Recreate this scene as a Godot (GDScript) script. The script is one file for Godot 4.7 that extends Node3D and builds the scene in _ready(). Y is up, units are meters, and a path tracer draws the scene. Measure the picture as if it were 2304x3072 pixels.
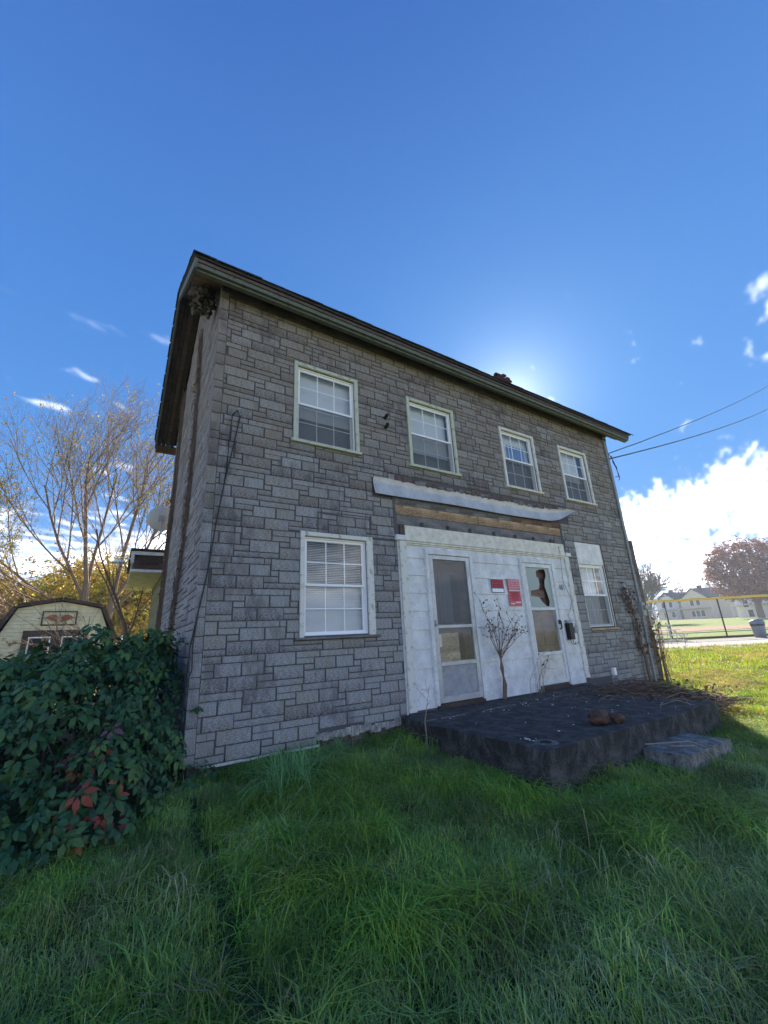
extends Node3D
# A derelict two-storey house with asphalt stone-pattern siding on a shaded lawn; the sun stands behind its roof.
const EYE := Vector3(-0.721, 0.968, 4.956)
const TURN := Vector3(17.094, -33.013, -2.975)
const FOV := 102.5125
const SUN_UP := 29.8
const SUN_ROUND := 53.2          # degrees from -z towards +x

var rng := RandomNumberGenerator.new()
var M := {}
var taken := {}
var house: Node3D

class MB:                        # collects triangles; flat shaded unless normals are given
	var v := PackedVector3Array()
	var n := PackedVector3Array()
	var c := PackedColorArray()
	var uv := PackedVector2Array()
	func tri(a: Vector3, b: Vector3, d: Vector3) -> void:
		v.append(a); v.append(b); v.append(d)
	func quad(a: Vector3, b: Vector3, d: Vector3, e: Vector3) -> void:
		tri(a, b, d); tri(a, d, e)
	func box(lo: Vector3, hi: Vector3, x := Transform3D()) -> void:
		var p := []
		for i in 8:
			p.append(x * Vector3(hi.x if i & 1 else lo.x, hi.y if i & 2 else lo.y, hi.z if i & 4 else lo.z))
		for f in [[0, 2, 3, 1], [4, 5, 7, 6], [0, 4, 6, 2], [1, 3, 7, 5], [0, 1, 5, 4], [2, 6, 7, 3]]:
			quad(p[f[0]], p[f[3]], p[f[2]], p[f[1]])
	func bevel(lo: Vector3, hi: Vector3, b: float, x := Transform3D()) -> void:   # box whose front (+z) edges are chamfered
		var q := [Vector3(lo.x, lo.y, lo.z), Vector3(hi.x, lo.y, lo.z), Vector3(hi.x, hi.y, lo.z), Vector3(lo.x, hi.y, lo.z)]
		var m := [Vector3(lo.x, lo.y, hi.z - b), Vector3(hi.x, lo.y, hi.z - b), Vector3(hi.x, hi.y, hi.z - b), Vector3(lo.x, hi.y, hi.z - b)]
		var t := [Vector3(lo.x + b, lo.y + b, hi.z), Vector3(hi.x - b, lo.y + b, hi.z), Vector3(hi.x - b, hi.y - b, hi.z), Vector3(lo.x + b, hi.y - b, hi.z)]
		for k in 4:
			var j := (k + 1) % 4
			quad(x * q[k], x * m[k], x * m[j], x * q[j])
			quad(x * m[k], x * t[k], x * t[j], x * m[j])
		quad(x * t[0], x * t[3], x * t[2], x * t[1])
	func prism(p: PackedVector2Array, z0: float, z1: float, x := Transform3D()) -> void:
		var f := Geometry2D.triangulate_polygon(p)
		for k in range(0, f.size(), 3):
			tri(x * Vector3(p[f[k]].x, p[f[k]].y, z1), x * Vector3(p[f[k + 1]].x, p[f[k + 1]].y, z1), x * Vector3(p[f[k + 2]].x, p[f[k + 2]].y, z1))
			tri(x * Vector3(p[f[k]].x, p[f[k]].y, z0), x * Vector3(p[f[k + 2]].x, p[f[k + 2]].y, z0), x * Vector3(p[f[k + 1]].x, p[f[k + 1]].y, z0))
		for k in p.size():
			var a := p[k]
			var b := p[(k + 1) % p.size()]
			quad(x * Vector3(a.x, a.y, z0), x * Vector3(b.x, b.y, z0), x * Vector3(b.x, b.y, z1), x * Vector3(a.x, a.y, z1))
	func tube(p: Array, r: Array, sides := 5) -> void:   # flat-sided tapered tube through the points
		var last: Array = []
		var up := Vector3(0.31, 0.2, 0.93)
		for k in p.size():
			var d: Vector3 = (p[mini(k + 1, p.size() - 1)] - p[maxi(k - 1, 0)]).normalized()
			var s := d.cross(up)
			if s.length() < 0.05:
				s = d.cross(Vector3(1, 0, 0))
			s = s.normalized()
			var t := d.cross(s)
			var ring := []
			for j in sides:
				var a := TAU * j / sides
				ring.append(p[k] + (s * cos(a) + t * sin(a)) * r[mini(k, r.size() - 1)])
			if k > 0:
				for j in sides:
					var i := (j + 1) % sides
					quad(last[j], ring[j], ring[i], last[i])
			last = ring
	func lathe(prof: Array, x := Transform3D(), sides := 14) -> void:     # [radius, height] pairs about y
		for k in prof.size() - 1:
			for j in sides:
				var a := TAU * j / sides
				var b := TAU * (j + 1) / sides
				quad(x * Vector3(cos(a) * prof[k][0], prof[k][1], sin(a) * prof[k][0]), x * Vector3(cos(b) * prof[k][0], prof[k][1], sin(b) * prof[k][0]),
					x * Vector3(cos(b) * prof[k + 1][0], prof[k + 1][1], sin(b) * prof[k + 1][0]), x * Vector3(cos(a) * prof[k + 1][0], prof[k + 1][1], sin(a) * prof[k + 1][0]))
	func mesh(smooth := false) -> ArrayMesh:
		if smooth:
			var st := SurfaceTool.new()
			st.begin(Mesh.PRIMITIVE_TRIANGLES)
			for k in v.size():
				if c.size() == v.size(): st.set_color(c[k])
				if uv.size() == v.size(): st.set_uv(uv[k])
				st.add_vertex(v[k])
			st.generate_normals()
			return st.commit()
		var a := []
		a.resize(Mesh.ARRAY_MAX)
		a[Mesh.ARRAY_VERTEX] = v
		if n.size() == v.size() and n.size(): a[Mesh.ARRAY_NORMAL] = n
		if c.size() == v.size() and c.size(): a[Mesh.ARRAY_COLOR] = c
		if uv.size() == v.size() and uv.size(): a[Mesh.ARRAY_TEX_UV] = uv
		var m := ArrayMesh.new()
		if v.size():
			m.add_surface_from_arrays(Mesh.PRIMITIVE_TRIANGLES, a)
		return m

func numbered(called: String) -> String:
	taken[called] = taken.get(called, -1) + 1
	return called if taken[called] == 0 else "%s_%03d" % [called, taken[called]]

func tag(o: Node, label: String, category := "", group := "", kind := "") -> Node:
	if label: o.set_meta("label", label)
	if category: o.set_meta("category", category)
	if group: o.set_meta("group", group)
	if kind: o.set_meta("kind", kind)
	return o

func thing(called: String, label: String, category: String, at := Vector3.ZERO, turn := 0.0, group := "") -> Node3D:
	var o := Node3D.new()
	o.name = numbered(called)
	add_child(o)
	o.position = at
	o.rotation_degrees.y = turn
	tag(o, label, category, group)
	return o

func put(called: String, mesh: Mesh, mat: Material, parent: Node = self) -> MeshInstance3D:
	var o := MeshInstance3D.new()
	o.name = numbered(called) if parent == self else called
	o.mesh = mesh
	o.material_override = mat
	parent.add_child(o, true)
	return o

func scatter(called: String, mesh: Mesh, mat: Material, where: Array, colors: Array, parent: Node = self) -> MultiMeshInstance3D:
	var mm := MultiMesh.new()
	mm.transform_format = MultiMesh.TRANSFORM_3D
	mm.use_colors = colors.size() > 0
	mm.mesh = mesh
	mm.instance_count = where.size()
	for k in where.size():
		mm.set_instance_transform(k, where[k])
		if colors.size(): mm.set_instance_color(k, colors[k])
	var o := MultiMeshInstance3D.new()
	o.name = numbered(called) if parent == self else called
	o.multimesh = mm
	o.material_override = mat
	o.set_meta("kind", "stuff")
	parent.add_child(o, true)
	return o

func rand(a: float, b: float) -> float:
	return rng.randf_range(a, b)

func lin(r: float, g: float, b: float) -> Color:
	return Color(r, g, b).linear_to_srgb()

func mat(color: Color, rough := 0.9, tex: Texture2D = null, scale := 1.0, bump: Texture2D = null, depth := 0.3) -> StandardMaterial3D:
	var m := StandardMaterial3D.new()
	m.albedo_color = color
	m.roughness = rough
	m.metallic_specular = 0.35
	if tex:
		m.albedo_texture = tex
		m.uv1_triplanar = true
		m.uv1_world_triplanar = true
		m.uv1_scale = Vector3.ONE * scale
	if bump:
		m.heightmap_enabled = true
		m.heightmap_texture = bump
		m.heightmap_scale = depth
		m.uv1_triplanar = true
		m.uv1_world_triplanar = true
		m.uv1_scale = Vector3.ONE * scale
	return m

func leafy(color: Color, back: Color, rough := 0.6) -> StandardMaterial3D:
	var m := mat(color, rough)
	m.vertex_color_use_as_albedo = true
	m.backlight_enabled = true
	m.backlight = back
	m.cull_mode = BaseMaterial3D.CULL_DISABLED
	return m

func noise(s: int, f: float, oct := 4) -> FastNoiseLite:
	var n := FastNoiseLite.new()
	n.seed = s
	n.frequency = f
	n.fractal_octaves = oct
	return n

func tex(size: int, f: Callable) -> ImageTexture:     # tiles by blending each axis with its own wrap
	var im := Image.create(size, size, false, Image.FORMAT_RGB8)
	for y in size:
		for x in size:
			im.set_pixel(x, y, f.call(x, y, size))
	return ImageTexture.create_from_image(im)

func wrap_noise(n: FastNoiseLite, x: float, y: float, size: float, sx := 1.0, sy := 1.0) -> float:   # seamless: noise on a torus
	var a := TAU * x / size
	var b := TAU * y / size
	return n.get_noise_3d((cos(a) * 40.0 + cos(b) * 17.0) * sx, (sin(a) * 40.0 + sin(b * 1.0) * 17.0) * sy, (cos(b) * 40.0 + sin(b) * 23.0) * sy)

func height(x: float, z: float) -> float:
	var s := 0.545 * (x + 0.7) - 0.839 * (z - 4.96)
	var h := -0.24
	if z > 0.0:
		h -= 0.062 * minf(z, 5.0)
	h += 0.012 * clampf(s - 9.0, 0.0, 18.0) + 0.0215 * clampf(s - 27.0, 0.0, 110.0)
	return h

func bump_at(x: float, z: float) -> float:       # lumps of the lawn and the narrow worn gap that runs through it
	var h := lumps.get_noise_2d(x * 1.6, z * 1.6) * 0.05
	return h - 0.11 * gap(x, z)

func gap(x: float, z: float) -> float:
	if z < 0.5 or z > 3.6: return 0.0
	var gx := -0.01 + 0.02 * sin(z * 4.0) - 0.035 * (z - 0.8)
	return clampf(1.55 - absf(x - gx) / 0.062, 0.0, 1.0)

func ground_at(x: float, z: float) -> float:
	return height(x, z) + bump_at(x, z)

var lumps := FastNoiseLite.new()

func _ready() -> void:
	rng.seed = 401
	lumps.seed = 5
	lumps.frequency = 0.5
	var cam := Camera3D.new()
	cam.name = "camera"
	cam.position = EYE
	cam.rotation_degrees = TURN
	cam.fov = FOV
	cam.near = 0.05
	cam.far = 2000.0
	add_child(cam)
	cam.current = true
	var towards := Vector3(sin(deg_to_rad(SUN_ROUND)) * cos(deg_to_rad(SUN_UP)), sin(deg_to_rad(SUN_UP)), -cos(deg_to_rad(SUN_ROUND)) * cos(deg_to_rad(SUN_UP)))
	var sky := Sky.new()
	var pano := PanoramaSkyMaterial.new()
	pano.panorama = make_sky(towards)
	sky.sky_material = pano
	var env := Environment.new()
	env.background_mode = Environment.BG_SKY
	env.sky = sky
	env.tonemap_mode = Environment.TONE_MAPPER_LINEAR
	env.tonemap_exposure = 3.5
	env.sdfgi_enabled = true
	env.ssao_enabled = true
	env.ssil_enabled = true
	env.fog_enabled = true
	env.fog_density = 0.0013
	env.fog_light_color = Color(0.86, 0.91, 0.98)
	var we := WorldEnvironment.new()
	we.name = "world"
	we.environment = env
	add_child(we)
	var sun := DirectionalLight3D.new()
	sun.name = "sun"
	sun.look_at_from_position(towards * 50.0, Vector3.ZERO)
	sun.light_energy = 1.6
	sun.light_color = Color(1.0, 0.95, 0.86)
	sun.light_angular_distance = 0.5
	sun.shadow_enabled = true
	add_child(sun)
	make_materials()
	make_ground()
	make_house()
	make_porch()
	make_back_building()
	make_shed()
	make_trees()
	make_field()
	make_front_details()
	make_bush()
	make_weeds()
	make_grass()

func make_sky(sun: Vector3) -> ImageTexture:
	var w := 2048
	var h := 1024
	var a := noise(11, 1.0, 5)
	var b := noise(12, 1.0, 4)
	var r := noise(13, 1.0, 3)
	var data := PackedFloat32Array()
	data.resize(w * h * 3)
	for y in h:
		var el := PI * (0.5 - (y + 0.5) / h)
		if el < -0.02:
			for x in w:
				var k := (y * w + x) * 3
				data[k] = 0.16; data[k + 1] = 0.17; data[k + 2] = 0.13
			continue
		var e := rad_to_deg(maxf(el, 0.0))
		var up := clampf(e / 70.0, 0.0, 1.0)
		var base := Vector3(0.038, 0.131, 0.305).lerp(Vector3(0.0066, 0.038, 0.147), pow(up, 0.72))
		base = base.lerp(Vector3(0.19, 0.25, 0.3), exp(-e / 5.0))
		for x in w:
			var az := TAU * (x + 0.5) / w          # a panorama begins at -z
			var d := Vector3(sin(az) * cos(el), sin(el), -cos(az) * cos(el))
			var ang := rad_to_deg(acos(clampf(d.dot(sun), -1, 1)))
			var col := base + Vector3(1.0, 0.98, 0.92) * (0.33 * exp(-ang / 3.2)) + Vector3(0.038, 0.066, 0.082) * exp(-ang / 17.0)
			if e < 46.0:
				var q := Vector2(d.x, d.z) / (d.y + 0.16)
				var big := a.get_noise_2d(q.x * 0.55 + 3.0, q.y * 0.55) + 0.35 * b.get_noise_2d(q.x * 2.2, q.y * 2.2)
				var s := q.x * 0.35 + q.y * 0.94
				var t := q.x * 0.94 - q.y * 0.35
				var rip := r.get_noise_2d(s * 12.0, t * 3.0) * 0.6 + 0.45 * b.get_noise_2d(s * 30.0, t * 9.0)
				var lean := 0.52 - 1.25 * smoothstep(11.0, 20.0, e + 4.0 * b.get_noise_2d(cos(az) * 2.4, sin(az) * 2.4)) - 0.75 * (1.0 - smoothstep(0.5, 8.0, e)) - 0.7 * smoothstep(19.0, 27.0, e)
				var cover := smoothstep(-0.3, 1.15, big + lean + rip * 1.0)
				var wisps := smoothstep(0.46, 0.85, a.get_noise_2d(s * 5.5 + 9.0, t * 2.2) + 0.5 * b.get_noise_2d(s * 13.0, t * 6.0)) * smoothstep(41.0, 27.0, e)
				cover = maxf(cover, wisps * 0.3)
				var lit := Vector3(1.0, 1.0, 1.02) * (1.25 + 0.45 * exp(-ang / 28.0)) * (0.82 + 0.4 * rip)
				col = col.lerp(lit, clampf(cover, 0.0, 0.96))
			var k := (y * w + x) * 3
			data[k] = col.x; data[k + 1] = col.y; data[k + 2] = col.z
	return ImageTexture.create_from_image(Image.create_from_data(w, h, false, Image.FORMAT_RGBF, data.to_byte_array()))

func make_materials() -> void:
	var n1 := noise(1, 0.05)
	var n2 := noise(2, 0.02, 3)
	var n3 := noise(3, 0.11, 3)
	var speck := RandomNumberGenerator.new()
	speck.seed = 9
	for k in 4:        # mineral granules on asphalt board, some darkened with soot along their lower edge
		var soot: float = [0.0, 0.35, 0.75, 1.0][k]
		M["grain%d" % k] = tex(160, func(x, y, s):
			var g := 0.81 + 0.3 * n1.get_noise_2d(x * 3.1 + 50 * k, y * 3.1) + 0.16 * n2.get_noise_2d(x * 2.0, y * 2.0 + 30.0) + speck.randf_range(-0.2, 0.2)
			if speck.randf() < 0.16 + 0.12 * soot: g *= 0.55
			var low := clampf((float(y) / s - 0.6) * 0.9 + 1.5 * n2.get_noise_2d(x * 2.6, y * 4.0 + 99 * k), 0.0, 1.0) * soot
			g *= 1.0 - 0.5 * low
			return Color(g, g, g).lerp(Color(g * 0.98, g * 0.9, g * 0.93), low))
	M.t_concrete = tex(256, func(x, y, s):
		var g: float = 0.72 + 0.3 * wrap_noise(n2, x, y, s) + 0.25 * wrap_noise(n3, x, y, s) + speck.randf_range(-0.12, 0.12)
		if speck.randf() < 0.012: g += 0.5
		return Color(g, g, g))
	M.t_wood = tex(256, func(x, y, s):
		var g: float = 0.82 + 0.25 * wrap_noise(n2, x * 0.25, y, s) + 0.35 * n3.get_noise_2d(x * 0.35, y * 9.0) + speck.randf_range(-0.05, 0.05)
		return Color(g, g, g))
	M.t_paint = tex(256, func(x, y, s):
		var g: float = 0.93 + 0.1 * wrap_noise(n2, x, y, s) + speck.randf_range(-0.03, 0.03)
		var c := Color(g, g, g)
		var dirt := smoothstep(0.12, 0.5, wrap_noise(n3, x, y, s) + 0.3 * wrap_noise(n2, x + 30, y, s))
		return c.lerp(Color(0.62, 0.58, 0.5), 0.2 * dirt))
	M.t_peel = tex(256, func(x, y, s):
		var g: float = 0.92 + speck.randf_range(-0.05, 0.05)
		var p: float = wrap_noise(n2, x, y, s, 1.0, 1.0) * 1.2 + 0.8 * n3.get_noise_2d(x * 4.0, y * 1.1)
		if p > 0.52: return Color(0.72 + speck.randf_range(-0.08, 0.05), 0.69, 0.63)
		return Color(g, g, g * 0.98))
	M.t_bark = tex(128, func(x, y, s):
		var g: float = 0.76 + 0.4 * n1.get_noise_2d(x * 5.0, y * 0.9) + speck.randf_range(-0.1, 0.1)
		return Color(g, g, g))
	M.t_soil = tex(256, func(x, y, s):
		var g: float = 0.82 + 0.3 * wrap_noise(n2, x, y, s) + 0.22 * wrap_noise(n3, x, y, s) + speck.randf_range(-0.2, 0.2)
		return Color(g, g * 1.0, g))
	M.t_stain = tex(320, func(x, y, s):      # weather streaks and grime over the whole wall
		var run: float = n3.get_noise_2d(x * 1.2, y * 0.4) * 0.4 + wrap_noise(n2, x, y, s) * 0.9 + 0.35 * n1.get_noise_2d(x * 2.2, y * 1.4)
		var d := smoothstep(0.0, 0.75, run) * 0.3
		return Color(1.0, 1.0, 1.0).lerp(Color(0.36, 0.3, 0.3), d).lerp(Color(0.94, 0.9, 0.82), smoothstep(0.05, -0.5, run) * 0.5))
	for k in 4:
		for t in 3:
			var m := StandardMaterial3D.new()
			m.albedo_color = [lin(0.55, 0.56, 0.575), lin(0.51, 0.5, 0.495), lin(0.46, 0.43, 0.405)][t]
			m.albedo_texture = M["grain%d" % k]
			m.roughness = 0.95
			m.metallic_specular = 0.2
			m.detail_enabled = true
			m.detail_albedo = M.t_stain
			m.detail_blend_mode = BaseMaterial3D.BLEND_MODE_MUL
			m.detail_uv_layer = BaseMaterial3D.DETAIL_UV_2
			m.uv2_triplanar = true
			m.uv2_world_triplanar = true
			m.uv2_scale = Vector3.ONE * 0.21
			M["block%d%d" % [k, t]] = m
	M.felt = mat(lin(0.1, 0.098, 0.102), 0.95)
	M.white = mat(lin(0.78, 0.8, 0.82), 0.6, M.t_paint, 0.9)
	M.cream = mat(lin(0.8, 0.77, 0.68), 0.7, M.t_paint, 1.3)
	M.trim = mat(lin(0.8, 0.8, 0.79), 0.75, M.t_peel, 2.1)
	M.green_trim = mat(lin(0.6, 0.64, 0.55), 0.75, M.t_peel, 1.7)
	M.vinyl = mat(lin(0.86, 0.87, 0.88), 0.35)
	M.alu = mat(lin(0.5, 0.52, 0.54), 0.42, M.t_paint, 1.0)
	M.alu.metallic = 0.35
	M.alu_white = mat(lin(0.75, 0.77, 0.78), 0.4, M.t_paint, 1.0)
	M.dark = mat(lin(0.02, 0.02, 0.022), 0.9)
	M.room = mat(lin(0.06, 0.055, 0.05), 0.95)
	M.shade = mat(lin(0.72, 0.73, 0.74), 0.9)
	M.shade.backlight_enabled = true
	M.shade.backlight = Color(0.5, 0.5, 0.5)
	M.drape = mat(lin(0.55, 0.58, 0.61), 0.9)
	M.blue_cloth = mat(lin(0.12, 0.22, 0.45), 0.9)
	M.brown_door = mat(lin(0.17, 0.095, 0.07), 0.5, M.t_wood, 1.2)
	M.tan = mat(lin(0.62, 0.5, 0.34), 0.8, M.t_wood, 1.0)
	M.gray_cloth = mat(lin(0.15, 0.16, 0.17), 0.9)
	var g := StandardMaterial3D.new()
	g.albedo_color = Color(0.9, 0.95, 0.95, 0.06)
	g.transparency = BaseMaterial3D.TRANSPARENCY_ALPHA
	g.roughness = 0.03
	g.metallic_specular = 0.6
	M.glass = g
	M.pale_glass = mat(Color(lin(0.42, 0.5, 0.47), 0.72), 0.3)  # half-opaque pale green pane
	M.pale_glass.transparency = BaseMaterial3D.TRANSPARENCY_ALPHA
	M.screen = mat(Color(lin(0.16, 0.165, 0.17), 0.42), 0.8)
	M.screen.transparency = BaseMaterial3D.TRANSPARENCY_ALPHA
	M.frost = mat(lin(0.36, 0.38, 0.41), 0.5, M.t_paint, 1.6)
	M.frost_pale = mat(lin(0.74, 0.73, 0.68), 0.5, M.t_paint, 1.0)
	M.roof = mat(lin(0.075, 0.07, 0.068), 0.95, M.t_concrete, 3.0)
	M.fascia = mat(lin(0.155, 0.175, 0.16), 0.8, M.t_peel, 1.6)
	M.fascia_brown = mat(lin(0.17, 0.14, 0.125), 0.8, M.t_wood, 1.4)
	M.soffit = mat(lin(0.12, 0.095, 0.08), 0.9, M.t_wood, 1.3)
	M.plank_gray = mat(lin(0.24, 0.23, 0.23), 0.9, M.t_wood, 1.6)
	M.plank_tan = mat(lin(0.58, 0.4, 0.24), 0.85, M.t_wood, 1.4)
	M.plank_red = mat(lin(0.26, 0.17, 0.13), 0.9, M.t_wood, 1.6)
	M.flashing = mat(lin(0.58, 0.58, 0.57), 0.45, M.t_paint, 0.8)
	M.flashing.metallic = 0.2
	M.tar = mat(lin(0.17, 0.125, 0.12), 0.95, M.t_soil, 2.5)
	M.concrete = mat(lin(0.115, 0.112, 0.11), 0.95, M.t_concrete, 1.1, M.t_concrete, 0.5)
	M.concrete_side = mat(lin(0.13, 0.125, 0.115), 0.95, M.t_concrete, 1.7, M.t_soil, 0.6)
	M.concrete_pale = mat(lin(0.34, 0.335, 0.32), 0.95, M.t_concrete, 1.5, M.t_concrete, 0.4)
	M.footing = mat(lin(0.17, 0.155, 0.13), 0.95, M.t_soil, 1.5, M.t_soil, 0.8)
	M.mortar = mat(lin(0.5, 0.48, 0.44), 0.95, M.t_soil, 2.0)
	M.bark = mat(lin(0.3, 0.22, 0.16), 0.95, M.t_bark, 2.0)
	M.vine = mat(lin(0.25, 0.18, 0.14), 0.95, M.t_bark, 5.0)
	M.twig = mat(lin(0.16, 0.11, 0.085), 0.9)
	M.pale_twig = mat(lin(0.33, 0.26, 0.18), 0.9)
	M.far_bark = mat(lin(0.2, 0.17, 0.165), 0.95)
	M.black = mat(lin(0.02, 0.02, 0.022), 0.45)
	M.gray_metal = mat(lin(0.3, 0.31, 0.32), 0.5)
	M.brick = mat(lin(0.12, 0.05, 0.04), 0.9, M.t_soil, 4.0)
	M.soil = mat(lin(0.075, 0.075, 0.035), 1.0, M.t_soil, 0.8)
	M.lawn = mat(lin(0.26, 0.28, 0.05), 1.0, M.t_soil, 0.45)
	M.leaf = leafy(Color.WHITE, Color(0.25, 0.3, 0.12), 0.5)
	M.blade = leafy(Color.WHITE, Color(0.7, 0.75, 0.42), 0.68)
	M.dead_leaf = leafy(Color.WHITE, Color(0.5, 0.4, 0.2), 0.8)

func make_ground() -> void:
	var xs := []
	var t := -900.0
	var a := [-900, -400, -200, -100, -60, -35, -20, -12, -8, -6, -5]
	for x in a: xs.append(float(x))
	t = -4.5
	while t < 11.01:
		xs.append(t); t += 0.25
	for x in [12, 13.5, 15, 17, 19, 21, 23, 25, 27, 29, 31, 33, 36, 40, 45, 50, 60, 70, 80, 95, 110, 125, 140, 170, 220, 400, 900]: xs.append(float(x))
	var zs := []
	for z in [-900, -400, -220, -170, -140, -120, -105, -90, -75, -60, -50, -40, -34, -28, -23, -19, -16, -13, -10, -8, -6, -4, -3, -2, -1.2]: zs.append(float(z))
	t = -0.75
	while t < 5.51:
		zs.append(t); t += 0.25
	for z in [6.5, 8, 10, 14, 20, 30, 50, 100, 300, 900]: zs.append(float(z))
	var mb := MB.new()
	for i in xs.size() - 1:
		for j in zs.size() - 1:
			var p := []
			for q in [[i, j], [i + 1, j], [i + 1, j + 1], [i, j + 1]]:
				var x: float = xs[q[0]]
				var z: float = zs[q[1]]
				p.append(Vector3(x, height(x, z) + (bump_at(x, z) if absf(x) < 11.0 and z > -1.0 and z < 5.6 else 0.0), z))
			mb.quad(p[0], p[1], p[2], p[3])
	var st := SurfaceTool.new()
	st.begin(Mesh.PRIMITIVE_TRIANGLES)
	for v in mb.v:
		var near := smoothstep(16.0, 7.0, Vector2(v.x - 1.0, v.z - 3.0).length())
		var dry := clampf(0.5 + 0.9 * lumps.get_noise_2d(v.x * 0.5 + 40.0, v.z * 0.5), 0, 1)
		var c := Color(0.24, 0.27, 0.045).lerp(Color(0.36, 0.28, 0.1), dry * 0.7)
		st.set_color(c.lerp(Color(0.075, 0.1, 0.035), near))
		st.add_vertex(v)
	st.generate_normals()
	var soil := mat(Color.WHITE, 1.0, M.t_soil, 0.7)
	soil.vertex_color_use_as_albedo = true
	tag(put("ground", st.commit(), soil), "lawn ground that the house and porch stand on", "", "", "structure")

# ---------------------------------------------------------------- the house
const W := 9.42
const D := 5.6
const ROW := 0.3678
const PANEL := 1.15

func sag(x: float) -> float:
	return 0.04 - 0.0117 * x

func cut(rects: Array, hole: Rect2) -> Array:        # rectangles less one rectangle
	var out := []
	for r in rects:
		if not r.intersects(hole):
			out.append(r)
			continue
		var c: Rect2 = r.intersection(hole)
		if c.position.y > r.position.y: out.append(Rect2(r.position.x, r.position.y, r.size.x, c.position.y - r.position.y))
		if c.end.y < r.end.y: out.append(Rect2(r.position.x, c.end.y, r.size.x, r.end.y - c.end.y))
		if c.position.x > r.position.x: out.append(Rect2(r.position.x, c.position.y, c.position.x - r.position.x, c.size.y))
		if c.end.x < r.end.x: out.append(Rect2(c.end.x, c.position.y, r.end.x - c.end.x, c.size.y))
	return out

func rc(x0: float, y0: float, x1: float, y1: float) -> Rect2:
	return Rect2(x0, y0, x1 - x0, y1 - y0)

# the ashlar pattern pressed into one siding panel: left, right (of its width), top, bottom (of its height, from the top)
const PATTERN := [[0.0, 0.072, 0.0, 0.2], [0.08, 0.39, 0.0, 0.38], [0.4, 0.66, 0.0, 0.2], [0.668, 1.0, 0.0, 0.2], [0.4, 0.595, 0.2, 0.385], [0.603, 0.845, 0.21, 0.58],
	[0.855, 1.0, 0.21, 0.58], [0.0, 0.065, 0.21, 0.58], [0.075, 0.156, 0.4, 0.58], [0.166, 0.478, 0.4, 0.79], [0.487, 0.595, 0.405, 0.58], [0.0, 0.157, 0.6, 0.79], [0.0, 0.478, 0.805, 1.0], [0.487, 0.72, 0.6, 1.0], [0.73, 1.0, 0.6, 1.0]]
const SEAMS := [0.2, 0.456, 0.685, 0.93, 0.975, 0.72, 0.35, 1.02, 0.6, 0.21, 0.83, 0.49, 1.1, 0.3, 0.75, 0.1, 0.9, 0.55, 0.25, 0.66, 1.0, 0.4]

func blocks_in(width: float, low: float, high: float, holes: Array) -> Array:   # [rect, which of the pattern, course]
	var out := []
	for k in range(-2, 24):
		var y1 := 0.133 + ROW * (k + 1)
		var y0 := y1 - ROW
		if y1 < low or y0 > high: continue
		var x := fmod(float(SEAMS[(k + 23) % 22]), PANEL) - PANEL * 2
		while x < width:
			for j in PATTERN.size():
				var p: Array = PATTERN[j]
				var g := 0.003
				var r := rc(x + p[0] * PANEL + g, y1 - p[3] * ROW + g, x + p[1] * PANEL - g, y1 - p[2] * ROW - g)
				if j == 6: r.size.x += 0.01
				if p[3] == 1.0:
					r.position.y += 0.004; r.size.y -= 0.004
				if p[0] == 0.0:
					r.position.x += 0.003 * (k % 3); r.size.x -= 0.003 * (k % 3)
				if r.end.x < 0.1 or r.position.x > width or r.end.y < low or r.position.y > high: continue
				r = r.intersection(rc(0.1, low, width - 0.005, high))
				var list := [r]
				for h in holes:
					list = cut(list, h)
				for q in list:
					if q.size.x > 0.025 and q.size.y > 0.02:
						out.append([q, j, k])
			x += PANEL
	return out

func block_mesh(q: Rect2, front: float) -> ArrayMesh:      # a chamfered slab whose face carries its own 0..1 coordinates
	var mb := MB.new()
	mb.bevel(Vector3(-q.size.x / 2, -q.size.y / 2, -0.006), Vector3(q.size.x / 2, q.size.y / 2, front), 0.003)
	for v in mb.v:
		mb.uv.append(Vector2(v.x / q.size.x + 0.5, 0.5 - v.y / q.size.y))
	return mb.mesh()

func screen_size(x: Transform3D, p: Vector3, q: Rect2) -> float:
	var c := x.affine_inverse() * p
	return q.size.x * q.size.y / maxf(c.z * c.z, 0.1)

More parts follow.
